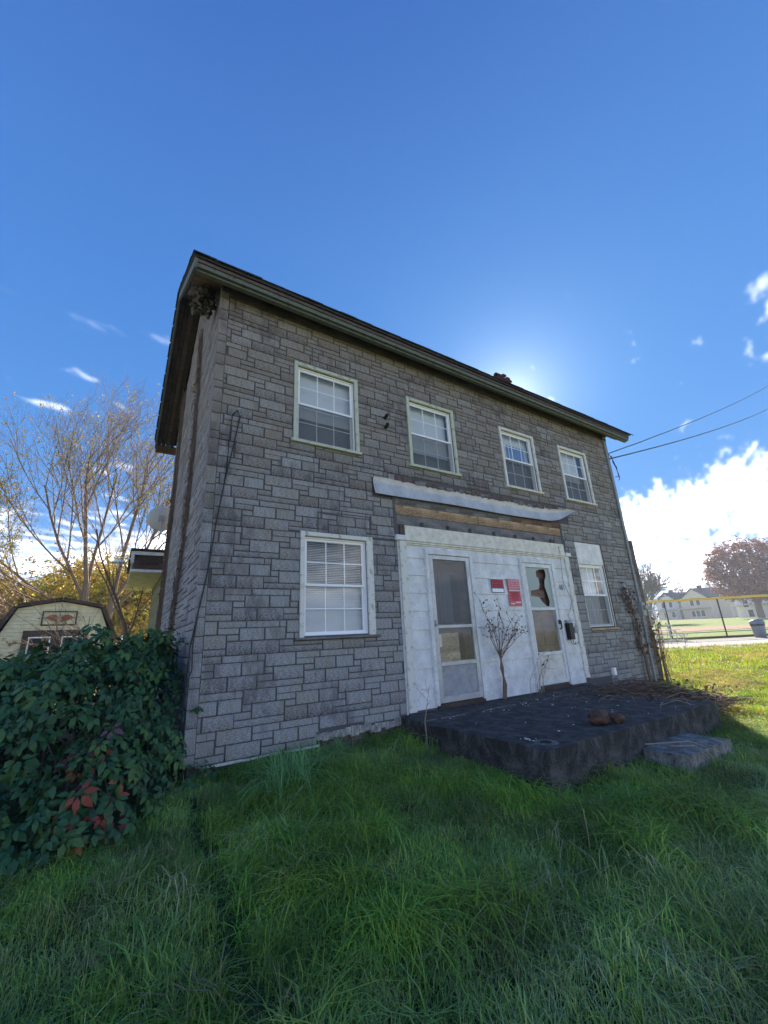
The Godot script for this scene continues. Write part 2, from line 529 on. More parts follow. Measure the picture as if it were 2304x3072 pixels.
func siding(parent: Node3D, place: Transform3D, list: Array, single: int) -> void:
	var eye := Transform3D(Basis.from_euler(Vector3(deg_to_rad(TURN.x), deg_to_rad(TURN.y), deg_to_rad(TURN.z))), EYE)
	var order := []
	for b in list:
		var at: Vector3 = place * Vector3(b[0].get_center().x, b[0].get_center().y, 0.0)
		order.append([screen_size(eye, at, b[0]), b, at])
	order.sort_custom(func(p, q): return p[0] > q[0])
	var cache := {}
	var rest := {}
	for i in order.size():
		var b: Array = order[i][1]
		var q: Rect2 = b[0]
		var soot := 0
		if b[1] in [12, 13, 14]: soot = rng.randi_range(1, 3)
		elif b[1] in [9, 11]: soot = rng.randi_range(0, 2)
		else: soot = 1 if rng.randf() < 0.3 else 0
		var worn_dim := q.get_center().y / 5.8 + rand(-0.22, 0.22)  # upper blocks browner and darker: weathering and fall of light in one tint
		var t := 0 if worn_dim < 0.42 else 1 if worn_dim < 0.72 else 2
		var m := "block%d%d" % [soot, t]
		var lift := rand(-0.0015, 0.0025)
		if i < single:
			var key := "%.3f %.3f" % [q.size.x, q.size.y]
			if not cache.has(key): cache[key] = block_mesh(q, 0.0075)
			var o := put("block", cache[key], M[m], parent)
			o.transform = place * Transform3D(Basis(), Vector3(q.get_center().x, q.get_center().y, lift))
		else:
			if not rest.has(m): rest[m] = MB.new()
			var mb: MB = rest[m]
			var at := mb.v.size()
			mb.bevel(Vector3(q.position.x, q.position.y, -0.006), Vector3(q.end.x, q.end.y, 0.0075 + lift), 0.003)
			for k in range(at, mb.v.size()):
				mb.uv.append(Vector2((mb.v[k].x - q.position.x) / q.size.x, (q.end.y - mb.v[k].y) / q.size.y))
				mb.v[k] = place * mb.v[k]
	if rest.size():                         # one part made of one surface per material
		var am := ArrayMesh.new()
		for m in rest:
			var a := []
			a.resize(Mesh.ARRAY_MAX)
			a[Mesh.ARRAY_VERTEX] = rest[m].v
			a[Mesh.ARRAY_TEX_UV] = rest[m].uv
			am.add_surface_from_arrays(Mesh.PRIMITIVE_TRIANGLES, a)
			am.surface_set_material(am.get_surface_count() - 1, M[m])
		var o := MeshInstance3D.new()
		o.name = "siding_blocks"
		o.mesh = am
		o.set_meta("kind", "stuff")
		parent.add_child(o, true)

func make_house() -> void:
	house = thing("house", "derelict two-storey house in grey stone-pattern siding with white door panel", "house")
	var windows := [rc(1.115, 3.69, 2.045, 4.885), rc(3.113, 3.69, 4.06, 4.885), rc(5.39, 3.69, 6.32, 4.885), rc(7.275, 3.69, 8.225, 4.885), rc(1.235, 1.045, 2.16, 2.305), rc(7.22, 0.985, 8.1, 2.24)]
	var open := windows.duplicate()
	open.append_array([rc(3.27, 0.05, 4.1, 2.17), rc(5.42, 0.08, 6.27, 2.16)])
	# the wall itself, with real openings
	var rects := [rc(0.0, -0.12, W, 5.9)]
	for h in open: rects = cut(rects, h)
	var mb := MB.new()
	for r in rects:
		var lift := 0.0
		if r.end.y > 5.8: r.size.y = 5.78 - r.position.y
		mb.box(Vector3(r.position.x, r.position.y + lift, -0.16), Vector3(r.end.x, r.end.y, -0.004))
	var front := put("front_wall", mb.mesh(), M.felt, house)
	var holes := [rc(1.05, 3.63, 2.105, 4.945), rc(3.05, 3.63, 4.122, 4.945), rc(5.325, 3.63, 6.385, 4.945), rc(7.212, 3.63, 8.288, 4.945), rc(1.175, 0.99, 2.26, 2.365), rc(7.195, 0.9, 8.165, 2.705),
		rc(2.7, -0.3, 6.875, 2.45), rc(2.68, 2.45, 6.83, 3.06), rc(2.72, 3.06, 6.8, 3.425), rc(2.3, 3.0, 2.72, 3.32), rc(1.4, -0.3, 2.8, -0.035), rc(6.8, 3.06, 7.1, 3.27), rc(6.87, -0.3, 7.6, 0.06)]
	siding(front, Transform3D(), blocks_in(W - 0.02, -0.16, 5.76, holes), 270)
	# bent cap pieces down the left corner
	var y := -0.15
	var k := 0
	var caps := {}
	while y < 5.72:
		var h: float = [0.11, 0.24, 0.17, 0.2][k % 4]
		var q := rc(-0.012, y, 0.094, minf(y + h - 0.008, 5.74))
		if not caps.has(k % 4): caps[k % 4] = block_mesh(q, 0.016)
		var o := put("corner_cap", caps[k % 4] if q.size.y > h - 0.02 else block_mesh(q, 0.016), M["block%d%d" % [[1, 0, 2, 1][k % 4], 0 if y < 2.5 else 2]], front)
		o.position = Vector3(q.get_center().x, q.get_center().y, 0.0)
		y += h
		k += 1
	# the left end wall with its gable, turned slightly outwards
	var turn := Transform3D(Basis(Vector3.UP, deg_to_rad(-90.0 - 0.51)), Vector3(0.05, 0, -D))
	mb = MB.new()
	var gable := PackedVector2Array([Vector2(0.0, -0.12), Vector2(D - 0.01, -0.12), Vector2(D - 0.01, 5.9), Vector2(D - 2.9, 7.74), Vector2(0.0, 5.86)])
	mb.prism(gable, -0.16, -0.004, turn)
	var side := put("left_wall", mb.mesh(), M.felt, house)
	var list := []
	for b in blocks_in(D, -0.16, 7.6, []):
		var r: Rect2 = b[0]
		var top := minf(5.8 + (D - r.get_center().x) * 0.63, 5.8 + r.get_center().x * 0.66)
		if r.end.y < top: list.append(b)
	siding(side, turn, list, 24)
	# right and rear walls, floor between the storeys
	mb = MB.new()
	var t2 := Transform3D(Basis(Vector3.UP, deg_to_rad(90.0)), Vector3(W, 0, 0))
	mb.prism(PackedVector2Array([Vector2(0.16, -0.12), Vector2(D, -0.12), Vector2(D, 5.7), Vector2(2.9, 7.6), Vector2(0.16, 5.74)]), -0.16, 0.0, t2)
	put("right_wall", mb.mesh(), M.block11, house)
	mb = MB.new()
	mb.box(Vector3(0.22, -0.12, -D), Vector3(W - 0.17, 5.7, -D + 0.15))
	put("rear_wall", mb.mesh(), M.block11, house)
	mb = MB.new()
	mb.box(Vector3(0.2, 2.95, -D + 0.16), Vector3(W - 0.17, 3.12, -0.17))
	mb.box(Vector3(0.2, -0.1, -D + 0.16), Vector3(W - 0.17, 0.02, -0.17))
	mb.box(Vector3(4.6, 0.03, -D + 0.16), Vector3(4.72, 5.6, -0.4))
	mb.box(Vector3(0.2, 5.6, -D + 0.16), Vector3(W - 0.17, 5.66, -0.17))
	put("inner_floor", mb.mesh(), M.room, house)
	# footing below the siding
	mb = MB.new()
	mb.box(Vector3(0.04, -0.7, -0.2), Vector3(2.66, -0.125, -0.03))
	put("footing", mb.mesh(), M.footing, house)
	mb = MB.new()
	mb.box(Vector3(6.2, -0.7, -0.2), Vector3(W - 0.03, -0.125, -0.03))
	put("footing", mb.mesh(), M.footing, house)
	mb = MB.new()
	mb.box(Vector3(0.06, -0.7, -D), Vector3(0.2, -0.125, -0.2))
	put("footing", mb.mesh(), M.footing, house)
	mb = MB.new()
	var xs := 1.38
	while xs < 2.6:
		var w := rand(0.05, 0.13)
		mb.bevel(Vector3(xs, -0.125 + rand(-0.03, 0.01), -0.03), Vector3(xs + w, -0.035 + rand(-0.03, 0.02) - 0.05 * maxf(0, 1.6 - xs), 0.012 + rand(0, 0.012)), 0.008)
		xs += w
	put("mortar_edge", mb.mesh(), M.mortar, house)
	mb = MB.new()
	xs = 0.15
	while xs < 1.4:
		var w := rand(0.12, 0.3)
		mb.box(Vector3(xs, -0.185 + rand(-0.006, 0.006), -0.01), Vector3(xs + w, -0.163 + rand(-0.006, 0.004), 0.02 + rand(0, 0.01)))
		xs += w + 0.002
	put("sill_strip", mb.mesh(), M.trim, house)
	# windows
	var up := ["upper storey window with greenish peeling casing", "", "", ""]
	for i in 4:
		window(windows[i], i, M.green_trim if i < 2 else M.trim)
	window(windows[4], 4, M.trim)
	window(windows[5], 5, M.trim)
	make_roof()
	make_vestibule()
	# things fixed to the wall
	mb = MB.new()
	mb.box(Vector3(9.44, -0.3, -0.12), Vector3(9.585, 2.92, -0.01))
	mb.box(Vector3(9.5, -0.3, -0.4), Vector3(9.6, 2.86, -0.13))
	put("corner_board", mb.mesh(), M.fascia_brown, house)
	mb = MB.new()
	mb.prism(PackedVector2Array([Vector2(9.425, 4.3), Vector2(9.6, 4.07), Vector2(9.6, 4.03), Vector2(9.425, 4.05)]), -1.4, -0.3)
	put("side_hood", mb.mesh(), M.fascia_brown, house)
	mb = MB.new()
	mb.tube([Vector3(9.235, 5.5, 0.04), Vector3(9.25, 4.2, 0.04), Vector3(9.245, 3.0, 0.04), Vector3(9.21, 1.46, 0.04)], [0.021], 8)
	mb.tube([Vector3(9.2, 1.16, 0.04), Vector3(9.16, 0.4, 0.04), Vector3(9.14, -0.3, 0.04)], [0.021], 8)
	put("conduit", mb.mesh(), M.gray_metal, house)
	mb = MB.new()
	mb.bevel(Vector3(9.13, 1.16, 0.011), Vector3(9.29, 1.46, 0.11), 0.012)
	mb.lathe([[0.0, 0.0], [0.055, 0.0], [0.05, 0.05], [0.0, 0.06]], Transform3D(Basis(Vector3.RIGHT, PI / 2), Vector3(9.21, 1.34, 0.11)))
	put("meter_box", mb.mesh(), M.gray_metal, house)
	mb = MB.new()
	for p in [Vector3(9.23, 5.56, 0.03), Vector3(2.6, 4.385, 0.01), Vector3(2.6, 4.215, 0.01)]:
		var one := MB.new()
		var big: float = 1.0 if p.x > 5 else 0.75
		one.lathe([[0.0, 0.0], [0.028 * big, 0.0], [0.045 * big, 0.03], [0.03 * big, 0.05], [0.045 * big, 0.08], [0.02 * big, 0.11], [0.0, 0.11]], Transform3D(Basis(Vector3.RIGHT, PI / 2 - 0.4), p), 10)
		put("insulator", one.mesh(), M.black if p.x < 5 else M.gray_metal, house)
	mb = MB.new()        # loose square of siding above the lower left window
	for e in [[1.42, 2.375, 1.432, 2.66], [1.42, 2.645, 1.72, 2.66], [1.72, 2.67, 1.73, 2.69], [1.73, 2.66, 2.24, 2.672], [2.232, 2.4, 2.244, 2.67]]:
		mb.box(Vector3(e[0], e[1], 0.002), Vector3(e[2], e[3], 0.0155))
	put("loose_siding_edge", mb.mesh(), M.felt, house)
	mb = MB.new()
	mb.bevel(Vector3(7.62, 0.06, 0.005), Vector3(7.7, 0.2, 0.07), 0.01)
	put("outlet_cover", mb.mesh(), M.vinyl, house)
	# a brick chimney that just clears the roof line
	mb = MB.new()
	mb.box(Vector3(7.92, 6.4, -2.5), Vector3(8.62, 8.27, -1.95))
	var ch := put("chimney", mb.mesh(), M.brick, house)
	for c in 4:
		for b in 4:
			var o := put("brick", box_mesh(Vector3(0.14, 0.06, 0.1)), M.brick, ch)
			o.position = Vector3(8.0 + 0.155 * b + (0.07 if c % 2 else 0.0), 8.3 - 0.068 * c, -1.94)
			if c == 0 and b == 2: o.position.y += 0.06
	var nail := MB.new()
	for p in [Vector2(1.34, 5.28), Vector2(3.62, 5.2), Vector2(6.9, 5.12)]:
		nail.box(Vector3(p.x - 0.008, p.y - 0.26, 0.003), Vector3(p.x + 0.008, p.y, 0.0145))
	put("siding_split", nail.mesh(), M.felt, house)

func box_mesh(s: Vector3) -> ArrayMesh:
	var mb := MB.new()
	mb.bevel(-s / 2, s / 2, minf(s.x, minf(s.y, s.z)) * 0.08)
	return mb.mesh()

func window(o: Rect2, kind: int, casing: Material) -> void:     # o: the clear opening inside the casing
	var x0 := o.position.x
	var x1 := o.end.x
	var y0 := o.position.y
	var y1 := o.end.y
	var mb := MB.new()
	var cl := 0.058
	if kind == 5:        # its casing is gone: a filler panel above, a dark gap on the right
		mb.box(Vector3(x0 - 0.02, y0 - 0.02, -0.12), Vector3(x0 - 0.002, y1, 0.004))
		mb.box(Vector3(x1 + 0.002, y0 - 0.02, -0.12), Vector3(x1 + 0.018, y1 + 0.45, 0.008))
	else:
		var cr := 0.06 if kind < 4 else 0.1
		mb.bevel(Vector3(x0 - cl, y0 - 0.045, -0.002), Vector3(x0, y1 + 0.06, 0.032), 0.006)
		mb.bevel(Vector3(x1, y0 - 0.045, -0.002), Vector3(x1 + cr, y1 + 0.06, 0.032), 0.006)
		mb.bevel(Vector3(x0, y1, -0.002), Vector3(x1, y1 + 0.058, 0.03), 0.006)
		mb.box(Vector3(x0 - 0.02, y0, -0.13), Vector3(x0 - 0.001, y1, -0.006))
		mb.box(Vector3(x1 + 0.001, y0, -0.13), Vector3(x1 + 0.02, y1, -0.006))
		mb.box(Vector3(x0, y1 + 0.001, -0.13), Vector3(x1, y1 + 0.02, -0.006))
	var w := put("window", mb.mesh(), casing, house)
	var lab: String = ["upper window nearest the left corner, with greenish peeling casing", "second upper window from the left corner", "upper window with a blue cloth inside", "upper window nearest the right corner", "lower left window with slatted blind", "lower right window below a white filler panel"][kind]
	tag(w, lab)
	if kind == 5:
		mb = MB.new()
		mb.box(Vector3(x0 - 0.02, y1 + 0.004, -0.02), Vector3(x1 + 0.0, 2.7, 0.004))
		mb.box(Vector3(x0 - 0.02, y1 + 0.06, 0.004), Vector3(x1, y1 + 0.075, 0.009))
		put("filler_panel", mb.mesh(), M.alu_white, w)
		mb = MB.new()
		mb.box(Vector3(x1 + 0.018, y0 - 0.02, -0.03), Vector3(x1 + 0.07, y1 + 0.46, 0.006))
		put("bare_jamb", mb.mesh(), M.soffit, w)
	mb = MB.new()
	if kind < 4: mb.bevel(Vector3(x0 - 0.09, y0 - 0.062, -0.004), Vector3(x1 + 0.085, y0 - 0.02, 0.055), 0.006)
	elif kind == 4: mb.bevel(Vector3(x0 - 0.12, y0 - 0.05, -0.004), Vector3(x1 + 0.16, y0 - 0.018, 0.06), 0.006)
	else: mb.bevel(Vector3(x0 - 0.04, y0 - 0.075, -0.1), Vector3(x1 + 0.09, y0 - 0.028, 0.04), 0.01)
	put("sill", mb.mesh(), M.plank_tan if kind == 5 else casing if kind < 4 else M.plank_gray, w)
	# vinyl double-hung unit: outer frame, upper sash in front, lower sash behind
	mb = MB.new()
	var f := 0.022
	mb.box(Vector3(x0, y0 - 0.018, -0.1), Vector3(x0 + f, y1, -0.02))
	mb.box(Vector3(x1 - f, y0 - 0.018, -0.1), Vector3(x1, y1, -0.02))
	mb.box(Vector3(x0 + f, y1 - f, -0.1), Vector3(x1 - f, y1, -0.02))
	mb.box(Vector3(x0 + f, y0 - 0.018, -0.1), Vector3(x1 - f, y0 + 0.012, -0.016))
	put("frame", mb.mesh(), M.vinyl, w)
	var mid := (y0 + y1) / 2 + 0.0
	for s in 2:
		var a := x0 + f
		var b := x1 - f
		var lo := y0 + 0.012 if s == 0 else mid - 0.018
		var hi := mid + 0.018 if s == 0 else y1 - f
		var z := -0.062 if s == 0 else -0.036
		mb = MB.new()
		var e := 0.03
		mb.bevel(Vector3(a, lo, z - 0.02), Vector3(a + e, hi, z), 0.003)
		mb.bevel(Vector3(b - e, lo, z - 0.02), Vector3(b, hi, z), 0.003)
		mb.bevel(Vector3(a + e, lo, z - 0.02), Vector3(b - e, lo + 0.036, z), 0.003)
		mb.bevel(Vector3(a + e, hi - 0.034, z - 0.02), Vector3(b - e, hi, z), 0.003)
		put("sash", mb.mesh(), M.vinyl, w)
		for g in 3:
			var bar := MB.new()
			if g < 2:
				var gx := lerpf(a + e, b - e, (g + 1) / 3.0)
				bar.box(Vector3(gx - 0.006, lo + 0.036, z - 0.012), Vector3(gx + 0.006, hi - 0.034, z - 0.004))
			else:
				bar.box(Vector3(a + e, (lo + hi) / 2 - 0.006, z - 0.0115), Vector3(b - e, (lo + hi) / 2 + 0.006, z - 0.0045))
			put("glazing_bar", bar.mesh(), M.vinyl, w)
		mb = MB.new()
		mb.quad(Vector3(a + e, lo + 0.036, z - 0.003), Vector3(b - e, lo + 0.036, z - 0.003), Vector3(b - e, hi - 0.034, z - 0.003), Vector3(a + e, hi - 0.034, z - 0.003))
		put("pane", mb.mesh(), M.glass, w)
	if kind != 4:
		mb = MB.new()
		mb.quad(Vector3(x0 + f, y0 + 0.012, -0.03), Vector3(x1 - f, y0 + 0.012, -0.03), Vector3(x1 - f, mid - 0.016, -0.03), Vector3(x0 + f, mid - 0.016, -0.03))
		put("insect_screen", mb.mesh(), M.screen, w)
	# what hangs inside
	if kind == 4:
		mb = MB.new()
		var y := y0 + 0.02
		while y < y1 - 0.02:
			var tilt := 0.012 if y < mid else 0.0045
			var c := Vector3(0, y, -0.14)
			var bow := 0.003 * sin(y * 31.0)
			mb.quad(Vector3(x0 + 0.02, y - tilt + bow, -0.13), Vector3(x1 - 0.02, y - tilt - bow, -0.13), Vector3(x1 - 0.02, y + tilt - bow, -0.148), Vector3(x0 + 0.02, y + tilt + bow, -0.148))
			y += 0.0235
		tag(put("blind", mb.mesh(), M.shade, w), "", "", "", "stuff")
		cloth(w, x0, x1, y0, y1, -0.3, M.gray_cloth, 3)
	elif kind == 2:
		cloth(w, x0, x1, y0 + 0.62, y1, -0.15, M.drape, 8)
		cloth(w, x0 + 0.28, x1 - 0.12, y0 + 0.66, y1 - 0.22, -0.135, M.blue_cloth, 5)
		cloth(w, x0, x1, y0, y0 + 0.6, -0.2, M.gray_cloth, 2)
	elif kind == 5:
		cloth(w, x0, x1 - 0.2, y0, y1, -0.15, M.drape, 7)
		cloth(w, x1 - 0.26, x1 + 0.05, y0, y1, -0.17, M.plank_red, 9)
	else:
		var drop: float = [0.42, 0.3, 0.0, 0.5][kind]
		cloth(w, x0 - 0.02, x1 - 0.1 * kind * 0.3, y0 + drop, y1, -0.15, M.drape, 1 + kind)
		cloth(w, x0 - 0.02, x1 + 0.02, y0, y0 + drop + 0.1, -0.24, M.gray_cloth, 3)

func cloth(parent: Node3D, x0: float, x1: float, y0: float, y1: float, z: float, m: Material, folds: int) -> void:
	var mb := MB.new()
	var n := folds * 4 + 2
	for k in n:
		var a := lerpf(x0, x1, float(k) / n)
		var b := lerpf(x0, x1, float(k + 1) / n)
		var za := z + 0.012 * sin(k * PI / 2.0) * (0.4 if folds < 3 else 1.0)
		var zb := z + 0.012 * sin((k + 1) * PI / 2.0) * (0.4 if folds < 3 else 1.0)
		mb.quad(Vector3(a, y0, za), Vector3(b, y0, zb), Vector3(b, y1, zb), Vector3(a, y1, za))
	put("curtain", mb.mesh(true), m, parent)

func make_roof() -> void:
	var x0 := -0.42
	var x1 := 9.97
	var ez := 0.36
	var ey := 5.775
	var rz := -2.76
	var ry := 7.9
	var bz := -5.92
	var by := 5.98
	var mb := MB.new()
	var sl := func(x: float, z: float, d: float) -> Vector3:
		var y := lerpf(ry, ey, (z - rz) / (ez - rz)) if z > rz else lerpf(ry, by, (rz - z) / (rz - bz))
		return Vector3(x, y + sag(x) + d, z)
	for pr in [[ez, rz], [rz, bz]]:
		var a: Vector3 = sl.call(x0, pr[0], 0.0)
		var b: Vector3 = sl.call(x1, pr[0], 0.0)
		var c: Vector3 = sl.call(x1, pr[1], 0.0)
		var d: Vector3 = sl.call(x0, pr[1], 0.0)
		var u := Vector3(0, -0.05, 0)
		mb.quad(a, b, c, d)
		mb.quad(a + u, d + u, c + u, b + u)
		mb.quad(a, a + u, b + u, b)
		mb.quad(a, d, d + u, a + u)
		mb.quad(b, b + u, c + u, c)
		mb.quad(c, c + u, d + u, d)
	var roof := put("roof", mb.mesh(), M.roof, house)
	# shingles that show along the eave and the left rake
	var x := x0 - 0.01
	while x < x1:
		var w := rand(0.26, 0.33)
		var t := MB.new()
		t.box(Vector3(-w / 2 + 0.004, 0.0, -0.16), Vector3(w / 2 - 0.004, 0.012 + rand(0, 0.008), rand(0.012, 0.035)))
		var o := put("shingle", t.mesh(), M.roof, roof)
		o.transform = Transform3D(Basis(Vector3.RIGHT, deg_to_rad(33.0)), sl.call(x + w / 2, ez, 0.004))
		x += w
	for k in 20:
		var z := lerpf(ez - 0.1, bz + 0.15, k / 19.0)
		var t := MB.new()
		t.box(Vector3(-0.012 - rand(0, 0.01), -0.004, -0.168), Vector3(0.14, 0.006 + rand(0, 0.004), 0.168))
		var o := put("shingle", t.mesh(), M.roof, roof)
		o.transform = Transform3D(Basis(Vector3.RIGHT, deg_to_rad(33.0 if z > rz else -31.0)), sl.call(x0, z, 0.004))
	# cornice along the front: brown upper board, green crown below it, sloped soffit
	var run := func(lo: Vector2, hi: Vector2, from: float, to: float) -> ArrayMesh:     # board with (z, y) section from x to x
		var q := MB.new()
		var n := 8
		for k in n:
			var xa := lerpf(from, to, float(k) / n)
			var xb := lerpf(from, to, float(k + 1) / n)
			var p := [Vector3(xa, lo.y + sag(xa), lo.x), Vector3(xb, lo.y + sag(xb), lo.x), Vector3(xb, hi.y + sag(xb), lo.x), Vector3(xa, hi.y + sag(xa), lo.x), Vector3(xa, lo.y + sag(xa), hi.x), Vector3(xb, lo.y + sag(xb), hi.x), Vector3(xb, hi.y + sag(xb), hi.x), Vector3(xa, hi.y + sag(xa), hi.x)]
			q.quad(p[4], p[5], p[6], p[7]); q.quad(p[0], p[3], p[2], p[1]); q.quad(p[0], p[1], p[5], p[4]); q.quad(p[3], p[7], p[6], p[2])
			if k == 0: q.quad(p[0], p[4], p[7], p[3])
			if k == n - 1: q.quad(p[1], p[2], p[6], p[5])
		return q.mesh()
	put("fascia", run.call(Vector2(0.285, 5.675), Vector2(0.335, 5.728), -0.38, 9.94), M.fascia_brown, roof)
	put("crown", run.call(Vector2(0.25, 5.612), Vector2(0.318, 5.673), -0.375, 9.93), M.fascia, roof)
	put("crown", run.call(Vector2(0.21, 5.582), Vector2(0.275, 5.61), -0.37, 9.9), M.fascia, roof)
	put("frieze", run.call(Vector2(0.002, 5.6), Vector2(0.02, 5.76), 0.1, 9.4), M.fascia_brown, roof)
	mb = MB.new()
	for k in 12:
		var a := lerpf(-0.38, 9.93, k / 12.0)
		var b := lerpf(-0.38, 9.93, (k + 1) / 12.0)
		mb.quad(Vector3(a, 5.615 + sag(a), 0.25), Vector3(b, 5.615 + sag(b), 0.25), Vector3(b, 5.785 + sag(b), -0.02), Vector3(a, 5.785 + sag(a), -0.02))
	put("soffit", mb.mesh(), M.soffit, roof)
	# left rake: barge board and the boards under the overhang
	for pr in [[ez - 0.02, rz], [rz, bz]]:
		mb = MB.new()
		var a: Vector3 = sl.call(-0.405, pr[0], -0.055)
		var d: Vector3 = sl.call(-0.405, pr[1], -0.055)
		var drop := Vector3(0, -0.17, 0)
		var thick := Vector3(0.035, 0, 0)
		for s in [Vector3.ZERO, thick]:
			mb.quad(a + s, d + s, d + drop + s, a + drop + s)
		mb.quad(a + drop, d + drop, d + drop + thick, a + drop + thick)
		mb.quad(a, a + drop, a + drop + thick, a + thick)
		mb.quad(d, d + drop, d + drop + thick, d + thick)
		put("barge_board", mb.mesh(), M.fascia, roof)
		for k in 4:
			mb = MB.new()
			var xa := -0.36 + 0.095 * k
			var w := 0.086
			var za: float = pr[0] - (0.3 if pr[0] > 0 else 0.0)
			var e: Vector3 = sl.call(xa, za, -0.1 - 0.006 * (k % 2))
			var g: Vector3 = sl.call(xa, pr[1], -0.1 - 0.006 * (k % 2))
			var side := Vector3(w, 0, 0)
			var th := Vector3(0, -0.02, 0)
			mb.quad(e, g, g + side, e + side)
			mb.quad(e + th, e + side + th, g + side + th, g + th)
			mb.quad(e, e + th, g + th, g)
			mb.quad(e + side, g + side, g + side + th, e + side + th)
			put("soffit_board", mb.mesh(), M.soffit if k % 2 else M.fascia_brown, roof)
	mb = MB.new()         # closed end of the eave box at the left corner
	var pe := PackedVector2Array([Vector2(0.28, 5.7), Vector2(-0.62, 6.24), Vector2(-0.62, 6.12), Vector2(-0.05, 5.74), Vector2(0.22, 5.68)])
	mb.quad(Vector3(-0.37, 5.69, 0.27), Vector3(0.0, 5.69, 0.27), Vector3(0.0, 6.02, -0.55), Vector3(-0.37, 6.02, -0.55))
	mb.quad(Vector3(-0.37, 5.715, 0.27), Vector3(-0.37, 6.045, -0.55), Vector3(0.0, 6.045, -0.55), Vector3(0.0, 5.715, 0.27))
	put("eave_return", mb.mesh(), M.plank_red, roof)
	mb = MB.new()
	mb.box(Vector3(-0.39, 5.72, -5.96), Vector3(9.9, 5.93, -5.92))
	put("rear_fascia", mb.mesh(), M.fascia_brown, roof)
	mb = MB.new()
	mb.box(Vector3(-0.37, 5.72, -5.91), Vector3(9.9, 5.74, -5.6))
	put("rear_soffit", mb.mesh(), M.soffit, roof)

